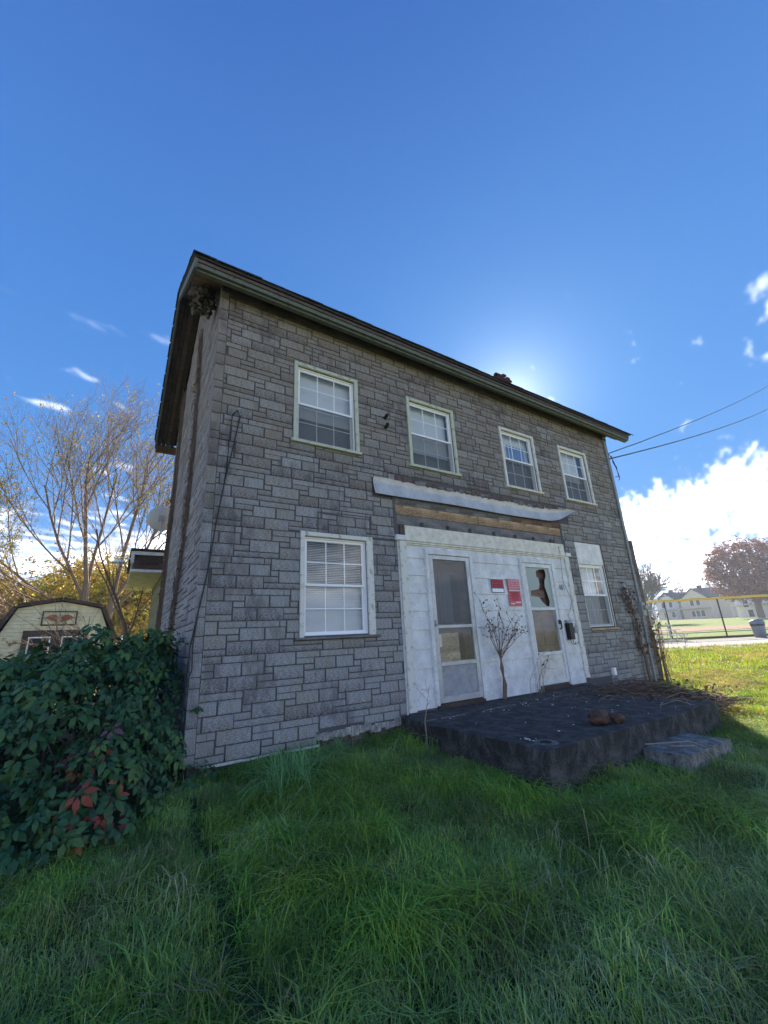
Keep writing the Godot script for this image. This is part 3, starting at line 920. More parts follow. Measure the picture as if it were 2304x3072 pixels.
func make_vestibule() -> void:       # the white panel with the two storm doors, and the bare strip that a lost porch roof left
	var mb := MB.new()
	var door1 := rc(3.18, 0.03, 4.17, 2.25)
	var door2 := rc(5.34, 0.03, 6.31, 2.235)
	var panel := put("door_panel", MB.new().mesh(), M.white, house)
	mb.box(Vector3(2.7, -0.03, -0.003), Vector3(2.72, 2.44, 0.006))
	panel.mesh = mb.mesh()
	tag(panel, "white lapped board panel round the two doors")
	var ys := [0.015, 0.275, 0.535, 0.797, 1.062, 1.322, 1.585, 1.848, 2.11, 2.345]
	for span in [[2.845, 3.19], [4.16, 5.35], [6.3, 6.715]]:
		for k in ys.size() - 1:
			mb = MB.new()
			var lo := Vector3(span[0] - 0.01, ys[k], 0.0)
			var hi := Vector3(span[1] + 0.01, ys[k + 1], 0.0)
			var t := 0.026       # each lap stands out at its lower edge
			if k == 0 and span[0] > 4 and span[0] < 5: lo.y = -0.005
			mb.quad(Vector3(lo.x, lo.y, t), Vector3(hi.x, lo.y, t), Vector3(hi.x, hi.y + 0.01, 0.01), Vector3(lo.x, hi.y + 0.01, 0.01))
			mb.quad(Vector3(lo.x, lo.y, -0.002), Vector3(hi.x, lo.y, -0.002), Vector3(hi.x, lo.y, t), Vector3(lo.x, lo.y, t))
			mb.quad(Vector3(lo.x, lo.y, t), Vector3(lo.x, hi.y + 0.01, 0.01), Vector3(lo.x, hi.y + 0.01, -0.002), Vector3(lo.x, lo.y, -0.002))
			put("lap_board", mb.mesh(), M.white, panel)
	for h in [[3.16, 4.19, 2.264], [5.32, 6.33, 2.25]]:
		mb = MB.new()
		mb.box(Vector3(h[0], h[2], -0.002), Vector3(h[1], 2.345, 0.0195))
		put("lap_board", mb.mesh(), M.white, panel)
	for t in [[2.72, 2.845, 0.0], [6.715, 6.85, 0.09]]:
		mb = MB.new()
		mb.bevel(Vector3(t[0], t[2], -0.002), Vector3(t[1], 2.36, 0.045), 0.006)
		put("corner_trim", mb.mesh(), M.trim, panel)
	mb = MB.new()
	mb.bevel(Vector3(2.845, 2.39, -0.002), Vector3(6.765, 2.61, 0.03), 0.004)
	var cap := put("header", mb.mesh(), M.cream, panel)
	mb = MB.new()
	mb.bevel(Vector3(2.665, 2.362, -0.002), Vector3(2.843, 2.445, 0.06), 0.006)
	mb.bevel(Vector3(6.767, 2.362, -0.002), Vector3(6.92, 2.435, 0.06), 0.006)
	put("header_end", mb.mesh(), M.white, panel)
	for h in [[2.305, 2.33, 0.034], [2.332, 2.362, 0.046], [2.364, 2.388, 0.056]]:
		mb = MB.new()
		mb.bevel(Vector3(2.846, h[0], -0.002), Vector3(6.714 if h[0] < 2.36 else 6.766, h[1], h[2]), 0.004)
		put("moulding", mb.mesh(), M.cream, panel)
	storm_door(door1, 0)
	storm_door(door2, 1)
	# bare sheathing planks
	var boards := [[2.69, 6.78, 2.62, 2.775, M.plank_gray], [2.69, 4.445, 2.78, 2.935, M.plank_tan], [4.455, 6.77, 2.785, 2.94, M.plank_tan], [2.7, 5.35, 2.94, 3.1, M.plank_gray], [5.353, 6.78, 2.945, 3.1, M.plank_red], [2.7, 6.78, 3.105, 3.26, M.plank_gray]]
	for b in boards:
		mb = MB.new()
		mb.bevel(Vector3(b[0], b[2], -0.003), Vector3(b[1], b[3], 0.006 + rand(0, 0.004)), 0.003)
		put("plank", mb.mesh(), b[4], house)
	for x in [3.19, 3.73, 4.22, 4.8, 5.36, 5.87, 6.4, 6.51]:
		mb = MB.new()
		mb.box(Vector3(x - 0.025, 2.612, 0.005), Vector3(x + 0.025, 2.685, 0.03))
		put("rafter_stub", mb.mesh(), M.soffit if x < 6.45 else M.plank_gray, house)
	mb = MB.new()
	mb.box(Vector3(2.76, 2.46, -0.003), Vector3(2.843, 2.6, 0.02))
	put("rotten_block", mb.mesh(), M.soffit, house)
	mb = MB.new()
	mb.box(Vector3(6.52, 2.615, 0.012), Vector3(6.6, 2.73, 0.03))
	put("rotten_block", mb.mesh(), M.plank_gray, house)
	# torn tar strip above, and the ragged dark edge of the siding round the scar
	mb = MB.new()
	var n := 60
	var last := []
	for k in n + 1:
		var x := lerpf(2.72, 6.85, float(k) / n)
		var lo := 3.22
		var hi := 3.4 + 0.02 * sin(x * 3.0) + rand(-0.018, 0.018)
		var p := [Vector3(x, lo, 0.006), Vector3(x, hi, 0.009 + rand(0, 0.012))]
		if k: mb.quad(last[0], p[0], p[1], last[1])
		last = p
	put("torn_tar_strip", mb.mesh(), M.tar, house)
	mb = MB.new()
	for k in 26:
		var x := rand(3.0, 6.8)
		var w := rand(0.05, 0.16)
		mb.box(Vector3(x, 3.32 + rand(-0.02, 0.03), 0.01), Vector3(x + w, 3.36 + rand(-0.01, 0.03), 0.016 + rand(0, 0.02)), Transform3D(Basis(Vector3(0, 0, 1), rand(-0.004, 0.004)), Vector3.ZERO))
	put("torn_tar_strip", mb.mesh(), M.plank_gray, house)
	mb = MB.new()
	var y := 2.46
	while y < 3.1:
		var h := rand(0.04, 0.12)
		var w := rand(0.0, 0.05)
		mb.box(Vector3(2.655, y, -0.002), Vector3(2.69 + w * 0.6, y + h, 0.013))
		mb.box(Vector3(6.782 - w * 0.3, y, -0.002), Vector3(6.83, y + h, 0.0135))
		y += h
	tag(put("ragged_siding_edge", mb.mesh(), M.felt, house), "", "", "", "stuff")
	# the loose metal flashing, curled out at its right end
	mb = MB.new()
	n = 90
	last = []
	for k in n + 1:
		var u := float(k) / n
		var x := lerpf(2.32, 7.23, u)
		var bot := 3.05 + 0.006 * sin(x * 2.1) + 0.26 * pow(smoothstep(6.3, 7.23, x), 1.6)
		var top := 3.315 + 0.01 * sin(x * 5.0) + (rand(-0.02, 0.014) if x > 2.75 and x < 6.7 else 0.0) + (0.015 if x < 2.7 else 0.0)
		if x > 6.9: top = lerpf(3.345, 3.315, (x - 6.9) / 0.33)
		var out := 0.012 + 0.16 * smoothstep(6.2, 7.23, x)
		var ring := []
		for j in 6:
			var t := j / 5.0
			ring.append(Vector3(x, lerpf(top, bot, t), out + 0.055 * t * t + 0.006 * sin(x * 3.0 + t * 2.0) * t + (0.02 * (1 - t) * (1 - t) if j == 0 else 0.0)))
		if k:
			for j in 5:
				mb.quad(last[j], last[j + 1], ring[j + 1], ring[j])
		last = ring
	put("flashing", mb.mesh(true), M.flashing, house)

func storm_door(o: Rect2, kind: int) -> void:
	var x0 := o.position.x
	var x1 := o.end.x
	var y0 := o.position.y
	var y1 := o.end.y
	var c := 0.068
	var mb := MB.new()
	mb.bevel(Vector3(x0, y0, -0.002), Vector3(x0 + c, y1, 0.05), 0.008)
	mb.bevel(Vector3(x1 - c, y0, -0.002), Vector3(x1, y1, 0.05), 0.008)
	mb.bevel(Vector3(x0 + c, y1 - c, -0.002), Vector3(x1 - c, y1, 0.05), 0.008)
	mb.bevel(Vector3(x0 - 0.012, y0, -0.002), Vector3(x0 - 0.001, y1 + 0.012, 0.038), 0.004)
	mb.bevel(Vector3(x0 - 0.001, y1 + 0.001, -0.002), Vector3(x1 + 0.012, y1 + 0.012, 0.038), 0.004)
	mb.bevel(Vector3(x1 + 0.001, y0, -0.002), Vector3(x1 + 0.012, y1, 0.038), 0.004)
	mb.box(Vector3(x0 + c - 0.012, y0, -0.18), Vector3(x0 + c, y1 - c, -0.01))
	mb.box(Vector3(x1 - c, y0, -0.18), Vector3(x1 - c + 0.012, y1 - c, -0.01))
	var d := put("storm_door", mb.mesh(), M.white, house)
	tag(d, "left storm door with grey aluminium frame" if kind == 0 else "right storm door with a broken upper pane")
	var a := x0 + c + 0.004
	var b := x1 - c - 0.004
	var lo := y0 + 0.025 + 0.02 * kind
	var hi := y1 - c - 0.004
	var e := 0.078
	var g1 := [1.12, 2.11] if kind == 0 else [1.365, 2.09]
	var g2 := [0.6, 1.07] if kind == 0 else [0.605, 1.315]
	var g3 := [0.14, 0.54] if kind == 0 else [0.125, 0.545]
	var skin: Material = M.alu if kind == 0 else M.alu_white
	mb = MB.new()
	mb.bevel(Vector3(a, lo, 0.004), Vector3(a + e, hi, 0.036), 0.005)
	mb.bevel(Vector3(b - e, lo, 0.004), Vector3(b, hi, 0.036), 0.005)
	for r in [[lo, g3[0]], [g3[1], g2[0]], [g2[1], g1[0]], [g1[1], hi]]:
		mb.bevel(Vector3(a + e, r[0], 0.004), Vector3(b - e, r[1], 0.0355), 0.005)
	put("frame", mb.mesh(), skin, d)
	mb = MB.new()
	mb.bevel(Vector3(a + e, g3[0], 0.004), Vector3(b - e, g3[1], 0.022), 0.002)
	put("kick_panel", mb.mesh(), M.frost if kind == 0 else M.frost_pale, d)
	mb = MB.new()
	mb.quad(Vector3(a + e, g2[0], 0.014), Vector3(b - e, g2[0], 0.014), Vector3(b - e, g2[1], 0.014), Vector3(a + e, g2[1], 0.014))
	put("pane", mb.mesh(), M.glass, d)
	mb = MB.new()
	if kind == 0:
		mb.quad(Vector3(a + e, g1[0], 0.012), Vector3(b - e, g1[0], 0.012), Vector3(b - e, g1[1], 0.012), Vector3(a + e, g1[1], 0.012))
		put("pane", mb.mesh(), M.glass, d)
		mb = MB.new()
		mb.quad(Vector3(a + e, g1[0], 0.02), Vector3(b - e, g1[0], 0.02), Vector3(b - e, g1[1], 0.02), Vector3(a + e, g1[1], 0.02))
		put("insect_screen", mb.mesh(), M.screen, d)
	else:      # the pane is smashed: two jagged sheets leave a long hole
		var hole := [Vector2(6.03, 2.075), Vector2(5.9, 2.06), Vector2(5.8, 2.03), Vector2(5.78, 1.93), Vector2(5.84, 1.9), Vector2(5.845, 1.78), Vector2(5.8, 1.69), Vector2(5.57, 1.665), Vector2(5.56, 1.57), Vector2(5.78, 1.55), Vector2(5.84, 1.47), Vector2(5.96, 1.385), Vector2(6.03, 1.39),
			Vector2(6.06, 1.47), Vector2(6.03, 1.6), Vector2(5.985, 1.74), Vector2(6.0, 1.85), Vector2(6.06, 1.93), Vector2(6.07, 2.03)]
		var left := PackedVector2Array([Vector2(a + e, g1[1]), Vector2(a + e, g1[0]), Vector2(5.99, g1[0])])
		for k in range(12, -1, -1): left.append(hole[k])
		left.append(Vector2(6.02, g1[1]))
		var right := PackedVector2Array([Vector2(6.021, g1[1])])
		right.append(hole[0])
		for k in range(18, 11, -1): right.append(hole[k])
		right.append_array(PackedVector2Array([Vector2(5.991, g1[0]), Vector2(b - e, g1[0]), Vector2(b - e, g1[1])]))
		mb.prism(left, 0.008, 0.012)
		mb.prism(right, 0.008, 0.0125)
		put("broken_pane", mb.mesh(), M.pale_glass, d)
	# the inner door behind it
	mb = MB.new()
	if kind == 0:
		mb.box(Vector3(x0 + c, y0, -0.178), Vector3(x1 - c, 0.58, -0.14))
		mb.box(Vector3(x0 + c, y0 + 0.55, -0.178), Vector3(x0 + c + 0.1, y1 - c, -0.141))
		mb.box(Vector3(x1 - c - 0.1, y0 + 0.55, -0.178), Vector3(x1 - c, y1 - c, -0.141))
		mb.box(Vector3(x0 + c, 1.93, -0.178), Vector3(x1 - c, y1 - c, -0.1405))
		mb.box(Vector3(x0 + c, 1.0, -0.178), Vector3(x1 - c, 1.16, -0.1405))
		put("inner_door", mb.mesh(), M.brown_door, d)
		cloth(d, x0 + 0.15, x1 - 0.35, 1.15, 1.95, -0.16, M.gray_cloth, 6)
		mb = MB.new()
		mb.box(Vector3(x0 + 0.16, 0.56, -0.19), Vector3(x1 - 0.28, 1.02, -0.165))
		put("inner_panel", mb.mesh(), M.tan, d)
		mb = MB.new()
		mb.box(Vector3(x0 + 0.18, 0.8, -0.163), Vector3(x0 + 0.36, 0.985, -0.161))  # pale square painted in for a bright window reflection
		put("painted_reflection", mb.mesh(), M.shade, d)
	else:
		mb.box(Vector3(x0 + c, y0, -0.178), Vector3(x1 - c, y1 - c, -0.075))
		put("inner_door", mb.mesh(), M.brown_door, d)
		for q in [rc(5.53, 0.7, 5.78, 1.25), rc(5.85, 0.7, 6.1, 1.25), rc(5.53, 1.4, 5.78, 2.0), rc(5.85, 1.4, 6.1, 2.0)]:
			mb = MB.new()
			mb.bevel(Vector3(q.position.x, q.position.y, -0.076), Vector3(q.end.x, q.end.y, -0.055), 0.014)
			put("door_board", mb.mesh(), M.brown_door, d)
		mb = MB.new()
		mb.box(Vector3(5.5, 1.54, -0.054), Vector3(6.0, 1.68, -0.03))
		put("door_board", mb.mesh(), M.plank_red, d)
	mb = MB.new()
	if kind == 0:
		mb.bevel(Vector3(a + 0.02, 1.1, 0.036), Vector3(a + 0.05, 1.19, 0.05), 0.004)
		mb.box(Vector3(a + 0.028, 1.11, 0.05), Vector3(a + 0.042, 1.13, 0.085))
		put("latch", mb.mesh(), M.gray_metal, d)
	else:
		mb.tube([Vector3(b - 0.035, 1.12, 0.036), Vector3(b - 0.035, 1.12, 0.075), Vector3(b - 0.032, 0.99, 0.075), Vector3(b - 0.05, 0.975, 0.036)], [0.012], 6)
		mb.bevel(Vector3(b - 0.06, 1.06, 0.036), Vector3(b - 0.012, 1.14, 0.05), 0.004)
		put("handle", mb.mesh(), M.black, d)
	mb = MB.new()
	mb.box(Vector3(x0 + 0.05, y0 - 0.06, -0.1), Vector3(x1 - 0.02, y0 + 0.012, 0.02))
	put("threshold", mb.mesh(), M.soffit, d)

# ---------------------------------------------------------------- porch, neighbours, trees
func rough_slab(w: float, d: float, h: float, amp: float, s: int) -> ArrayMesh:     # a worn concrete slab: x 0..w, z 0..d, top at y 0
	var n := noise(s, 1.6, 3)
	var faces := [MB.new(), MB.new(), MB.new(), MB.new()]
	var p := func(x: float, y: float, z: float) -> Vector3:
		var q := Vector3(x, y, z)
		var edge := minf(minf(x, w - x), d - z)
		var r := n.get_noise_3d(x, y, z)
		if y > -0.001: q.y += -0.012 * smoothstep(0.05, 0.0, edge) * (1.0 + 2.5 * r) + 0.004 * r
		if x < 0.001: q.x += amp * r
		if x > w - 0.001: q.x += amp * n.get_noise_3d(x, y + 9, z)
		if z > d - 0.001: q.z += amp * n.get_noise_3d(x + 5, y, z)
		return q
	var nx := int(w / 0.1)
	var nz := int(d / 0.1)
	var ny := 5
	for i in nx:
		for j in nz:
			faces[0].quad(p.call(w * i / nx, 0, d * j / nz), p.call(w * (i + 1) / nx, 0, d * j / nz), p.call(w * (i + 1) / nx, 0, d * (j + 1) / nz), p.call(w * i / nx, 0, d * (j + 1) / nz))
	for k in ny:
		var a := -h * k / ny
		var b := -h * (k + 1) / ny
		for i in nx:
			faces[1].quad(p.call(w * i / nx, a, d), p.call(w * (i + 1) / nx, a, d), p.call(w * (i + 1) / nx, b, d), p.call(w * i / nx, b, d))
		for j in nz:
			faces[2].quad(p.call(0, a, d * j / nz), p.call(0, a, d * (j + 1) / nz), p.call(0, b, d * (j + 1) / nz), p.call(0, b, d * j / nz))
			faces[3].quad(p.call(w, a, d * j / nz), p.call(w, b, d * j / nz), p.call(w, b, d * (j + 1) / nz), p.call(w, a, d * (j + 1) / nz))
	var st := SurfaceTool.new()       # each face smooth in itself, crisp where two meet
	for f in faces: st.append_from(f.mesh(true), 0, Transform3D())
	return st.commit()

func make_porch() -> void:
	var porch := thing("concrete_porch", "blackened concrete porch slab in front of the white door panel", "porch", Vector3(2.6, -0.7, 0.46))
	var slab := put("slab", rough_slab(3.5, 1.8, 0.75, 0.016, 31), M.concrete, porch)
	slab.position = Vector3(0, 0.665, 0)
	var back := put("back_strip", rough_slab(4.2, 0.45, 0.75, 0.012, 32), M.concrete_side, porch)
	back.position = Vector3(-0.02, 0.68, -0.455)
	var mb: MB
	for k in 14:      # the pale seam between the two pours
		var x := 0.05 + k * 0.25
		if k % 5 == 3: continue
		mb = MB.new()
		mb.box(Vector3(x, 0.664, -0.012), Vector3(x + rand(0.12, 0.25), 0.6715, 0.012 + rand(0, 0.008)))
		put("seam", mb.mesh(), M.concrete_pale, porch)
	mb = MB.new()     # socket of a lost post, and its broken rim
	mb.lathe([[0.0, 0.655], [0.055, 0.66], [0.06, 0.668], [0.085, 0.672], [0.12, 0.662]], Transform3D(Basis(), Vector3(0.22, 0, 1.62)), 12)
	put("post_socket", mb.mesh(), M.concrete_pale, porch)
	mb = MB.new()
	mb.lathe([[0.0, 0.669], [0.05, 0.6705], [0.052, 0.66]], Transform3D(Basis(), Vector3(0.22, 0, 1.62)), 12)
	put("post_socket", mb.mesh(), M.dark, porch)
	var step := put("concrete_step", rough_slab(0.98, 0.42, 0.4, 0.03, 33), M.concrete_pale)
	step.position = Vector3(4.1, -0.25, 2.27)
	tag(step, "low grey concrete step in the grass against the porch front", "step")
	var chip := MB.new()
	chip.bevel(Vector3(-0.012, 0, -0.008), Vector3(0.012, 0.004, 0.008), 0.002)
	var where := []
	for k in 90:
		var x := rand(2.75, 6.0)
		var z := rand(0.1, 2.15)
		if k < 12:
			x = rand(2.72, 2.86); z = rand(1.85, 2.0)
		elif k < 55: z = rand(0.05, 0.7)
		where.append(Transform3D(Basis(Vector3.UP, rand(0, 6)).scaled(Vector3.ONE * rand(0.3, 0.95)), Vector3(x, -0.026, z)))
	tag(scatter("paint_flakes", chip.mesh(), M.vinyl, where, []), "white paint flakes scattered on the dark porch slab", "flakes")
	# two brown lumps near the front edge
	for k in 2:
		var r: float = [0.1, 0.072][k]
		var q := rock(r, 61 + k)
		var o := put("brown_stone", q, mat(lin(0.15, 0.085, 0.06), 0.8, M.t_soil, 5.0))
		o.position = [Vector3(3.85, 0.03, 2.0), Vector3(4.03, 0.01, 2.1)][k]
		tag(o, ["larger of the two brown lumps lying at the porch front edge", "smaller brown lump lying against the larger one at the porch edge"][k], "stone", "brown lumps on the porch")

func rock(r: float, s: int) -> ArrayMesh:
	var n := noise(s, 2.2, 3)
	var sp := SphereMesh.new()
	sp.radius = r
	sp.height = r * 2
	sp.radial_segments = 20
	sp.rings = 12
	var a := sp.get_mesh_arrays()
	var v: PackedVector3Array = a[Mesh.ARRAY_VERTEX]
	var ix: PackedInt32Array = a[Mesh.ARRAY_INDEX]
	var mb := MB.new()
	for k in ix:
		var p := v[k]
		p *= 1.0 + 0.6 * n.get_noise_3dv(p * 5.0)
		p = Vector3(p.x * 1.25, p.y * 0.72, p.z * 0.85)
		mb.v.append(p)
	return mb.mesh(true)

func make_back_building() -> void:
	var t := thing("back_addition", "pale yellow-green low addition behind the left end of the house", "building", Vector3(0.6, -0.3, -7.0))
	var sidingm := mat(lin(0.19, 0.2, 0.12), 0.8, M.t_paint, 1.0)
	for k in 18:
		var mb := MB.new()
		var y := 0.0 + 0.165 * k
		mb.bevel(Vector3(-0.52, y, 0.0), Vector3(2.0, y + 0.16, 1.02 - 0.01 * (k % 2)), 0.01)
		mb.box(Vector3(-0.53 - 0.004 * (k % 2), y, -2.0), Vector3(-0.46, y + 0.163, 1.0))
		put("lap_board", mb.mesh(), sidingm, t)
	var mb := MB.new()
	mb.box(Vector3(-1.18, 2.99, -2.3), Vector3(2.2, 3.05, 1.15))
	mb.box(Vector3(-1.16, 3.38, -2.3), Vector3(2.2, 3.46, 1.17))
	put("eave_trim", mb.mesh(), M.white, t)
	mb = MB.new()
	mb.box(Vector3(-1.13, 3.06, -2.25), Vector3(2.2, 3.37, 1.1))
	put("eave_box", mb.mesh(), M.soffit, t)
	mb = MB.new()
	mb.box(Vector3(-1.2, 3.2, 0.9), Vector3(-1.135, 3.5, 1.12))
	put("gutter_end", mb.mesh(), M.white, t)
	mb = MB.new()
	mb.prism(PackedVector2Array([Vector2(-2.3, 3.47), Vector2(1.22, 3.47), Vector2(1.2, 3.52), Vector2(-2.3, 3.8)]), -1.22, 2.2, Transform3D(Basis(Vector3(0, 0, -1), Vector3(0, 1, 0), Vector3(1, 0, 0)), Vector3.ZERO) * Transform3D(Basis.from_scale(Vector3(-1, 1, 1)), Vector3.ZERO))
	put("roof", mb.mesh(), M.roof, t)
	var lamp := thing("yard_lamp", "white dish-shaped yard lamp on an arm of the back addition", "lamp", Vector3(-0.82, 2.9, -5.95))
	mb = MB.new()
	mb.lathe([[0.02, 0.08], [0.08, 0.06], [0.16, 0.0], [0.155, -0.012], [0.0, 0.03]], Transform3D(), 16)
	put("shade", mb.mesh(true), M.vinyl, lamp)
	mb = MB.new()
	mb.lathe([[0.0, -0.07], [0.04, -0.06], [0.05, -0.01], [0.03, 0.03]], Transform3D(), 12)
	put("bulb", mb.mesh(true), M.vinyl, lamp)
	mb = MB.new()
	mb.tube([Vector3(0, 0.07, 0), Vector3(0.02, 0.12, 0), Vector3(0.24, 0.1, -0.02), Vector3(0.3, 0.05, -0.05)], [0.012], 6)
	put("arm", mb.mesh(), M.vinyl, lamp)
	var dish := thing("satellite_dish", "grey satellite dish seen from behind at the rear left corner of the house", "satellite dish", Vector3(-0.03, 3.55, -5.62))
	mb = MB.new()
	var tilt := Transform3D(Basis(Vector3.UP, deg_to_rad(-14)) * Basis(Vector3.RIGHT, deg_to_rad(-78)), Vector3(-0.06, 0.43, -0.22))
	var prof := []
	for k in 9: prof.append([0.3 * k / 8.0, -0.09 + 0.09 * pow(k / 8.0, 2.0)])
	prof.append([0.302, 0.012])
	mb.lathe(prof, tilt, 24)
	put("reflector", mb.mesh(true), mat(lin(0.42, 0.43, 0.43), 0.6), dish)
	mb = MB.new()
	mb.tube([Vector3(0.06, 0, 0), Vector3(-0.04, 0.02, -0.05), Vector3(-0.06, 0.3, -0.1), Vector3(-0.06, 0.42, -0.14)], [0.022], 7)
	mb.box(Vector3(-0.12, 0.36, -0.17), Vector3(0.0, 0.48, -0.1))
	put("mast", mb.mesh(), M.gray_metal, dish)

func make_shed() -> void:
	var s := thing("garden_shed", "cream gambrel-roofed garden shed with brown trim beyond the hedge", "shed", Vector3(-2.3, -0.12, -12.5), 6.5)
	var w := 1.45
	var clap := mat(lin(0.8, 0.76, 0.55), 0.7, M.t_paint, 1.0)
	var brown := mat(lin(0.11, 0.075, 0.06), 0.8, M.t_wood, 1.0)
	var top := 2.78
	var knee := 2.57
	var wide := func(y: float) -> float:
		if y < 1.65: return w
		if y < knee: return lerpf(w, w - 0.37, (y - 1.65) / (knee - 1.65))
		return lerpf(w - 0.37, 0.05, (y - knee) / (top - knee))
	var y := 0.0
	while y < top - 0.03:
		var mb := MB.new()
		var h := minf(0.115, top - y - 0.02)
		var a: float = wide.call(y)
		var b: float = wide.call(y + h)
		mb.quad(Vector3(-a, y, 0.036), Vector3(a, y, 0.036), Vector3(b, y + h, 0.004), Vector3(-b, y + h, 0.004))
		mb.quad(Vector3(-a, y, 0.0), Vector3(a, y, 0.0), Vector3(a, y, 0.036), Vector3(-a, y, 0.036))
		put("clapboard", mb.mesh(), clap, s)
		y += 0.115
	var out := PackedVector2Array([Vector2(-w, 0), Vector2(w, 0), Vector2(w, 1.65), Vector2(w - 0.37, knee), Vector2(0, top), Vector2(-w + 0.37, knee), Vector2(-w, 1.65)])
	var mb := MB.new()
	mb.prism(out, -3.0, -0.002)
	put("body", mb.mesh(), clap, s)
	mb = MB.new()
	var edge := [Vector2(-w - 0.17, 1.5), Vector2(-w + 0.35, knee + 0.03), Vector2(0, top + 0.04), Vector2(w - 0.35, knee + 0.03), Vector2(w + 0.17, 1.5)]
	for k in 4:
		var a: Vector2 = edge[k]
		var b: Vector2 = edge[k + 1]
		var n := (b - a).orthogonal().normalized() * 0.1
		if n.y < 0: n = -n
		mb.prism(PackedVector2Array([a, b, b + n, a + n]), -3.2, 0.16)
	put("roof", mb.mesh(), brown, s)
	mb = MB.new()
	mb.box(Vector3(-0.85, 0.0, 0.038), Vector3(0.0, 1.88, 0.06))
	put("door", mb.mesh(), brown, s)
	mb = MB.new()
	mb.box(Vector3(0.012, 0.0, 0.038), Vector3(0.82, 1.88, 0.06))
	put("door", mb.mesh(), brown, s)
	for x in [-0.42, 0.42]:
		mb = MB.new()
		mb.box(Vector3(x - 0.28, 1.15, 0.06), Vector3(x + 0.28, 1.68, 0.075))
		var f := put("window", mb.mesh(), M.vinyl, s)
		mb = MB.new()
		mb.box(Vector3(x - 0.24, 1.19, 0.0755), Vector3(x + 0.24, 1.64, 0.078))
		put("pane", mb.mesh(), M.black, f)
	# framed plaque of a spread-winged eagle
	mb = MB.new()
	for e in [[-0.46, 2.02, 0.46, 2.055], [-0.46, 2.445, 0.46, 2.48], [-0.46, 2.056, -0.425, 2.444], [0.425, 2.056, 0.46, 2.444]]:
		mb.box(Vector3(e[0], e[1], 0.02), Vector3(e[2], e[3], 0.06))
	var pl := put("plaque", mb.mesh(), brown, s)
	var wing := PackedVector2Array([Vector2(0.0, -0.02), Vector2(0.06, 0.05), Vector2(0.11, 0.1), Vector2(0.2, 0.12), Vector2(0.29, 0.08), Vector2(0.38, 0.01), Vector2(0.31, -0.02), Vector2(0.22, -0.06), Vector2(0.14, -0.08), Vector2(0.05, -0.12)])
	mb = MB.new()
	for f in [1.0, -1.0]:
		var p := PackedVector2Array()
		for q in wing: p.append(Vector2(q.x * f, q.y))
		mb.prism(p, 0.03, 0.05, Transform3D(Basis(), Vector3(0, 2.25, 0.012)))
	put("eagle_wings", mb.mesh(), mat(lin(0.28, 0.11, 0.06), 0.7), pl)
	mb = MB.new()
	mb.prism(PackedVector2Array([Vector2(-0.05, 0.05), Vector2(-0.02, 0.13), Vector2(0.03, 0.13), Vector2(0.05, 0.09), Vector2(0.03, 0.04), Vector2(0.05, -0.08), Vector2(0.0, -0.16), Vector2(-0.06, -0.08)]), 0.05, 0.065, Transform3D(Basis(), Vector3(0, 2.25, 0.012)))
	mb.prism(PackedVector2Array([Vector2(-0.2, -0.13), Vector2(0.2, -0.13), Vector2(0.12, -0.19), Vector2(-0.12, -0.19)]), 0.03, 0.05, Transform3D(Basis(), Vector3(0, 2.25, 0.012)))
	put("eagle_body", mb.mesh(), mat(lin(0.5, 0.38, 0.24), 0.7), pl)

# ---- trees: a recursive skeleton of tapered limbs; tips collects where foliage may sit
func limb(mb: MB, tips: Array, p: Vector3, d: Vector3, len: float, r: float, level: int, cfg: Dictionary) -> void:
	var n := 4 if level > 1 else 3
	var pts := [p]
	var rs := [r]
	var q := p
	var dir := d
	for k in n:
		dir = (dir + Vector3(rand(-1, 1), rand(-1, 1), rand(-1, 1)) * cfg.crook + Vector3.UP * cfg.rise).normalized()
		q += dir * len / n
		pts.append(q)
		rs.append(lerpf(r, r * 0.45, float(k + 1) / n))
	mb.tube(pts, rs, 6 if level >= cfg.levels else 4 if level > 1 else 3)
	if level <= cfg.leaf_level:
		for k in range(1, pts.size()): tips.append(pts[k])
	if level == 0: return
	var count: int = cfg.kids[cfg.levels - level]
	for k in count:
		var u := lerpf(cfg.from, 1.0, (k + rand(0, 1)) / count)
		var at := u * n
		var i := mini(int(at), n - 1)
		var base: Vector3 = pts[i].lerp(pts[i + 1], at - i)
		var along: Vector3 = (pts[i + 1] - pts[i]).normalized()
		var side := along.cross(Vector3(rand(-1, 1), rand(-1, 1), rand(-1, 1))).normalized()
		var nd := (along * cos(cfg.spread) + side * sin(cfg.spread)).normalized()
		limb(mb, tips, base, nd, len * rand(0.5, 0.78) * (1.25 - 0.5 * u), maxf(lerpf(r, r * 0.45, u) * 0.62, cfg.thin), level - 1, cfg)

func leaf_mesh(l: float, w: float) -> ArrayMesh:      # a folded pointed leaf, stalk at the origin, tip along +z
	var mb := MB.new()
	var a := Vector3.ZERO
	var t := Vector3(0, -0.12 * l, l)
	var m1 := Vector3(0, 0.02 * l, l * 0.35)
	var m2 := Vector3(0, -0.02 * l, l * 0.7)
	for s in [-1.0, 1.0]:
		var e1 := Vector3(s * w * 0.5, 0.1 * w, l * 0.3)
		var e2 := Vector3(s * w * 0.42, 0.06 * w - 0.03 * l, l * 0.62)
		mb.tri(a, e1, m1)
		mb.quad(m1, e1, e2, m2)
		mb.tri(m2, e2, t)
	return mb.mesh()

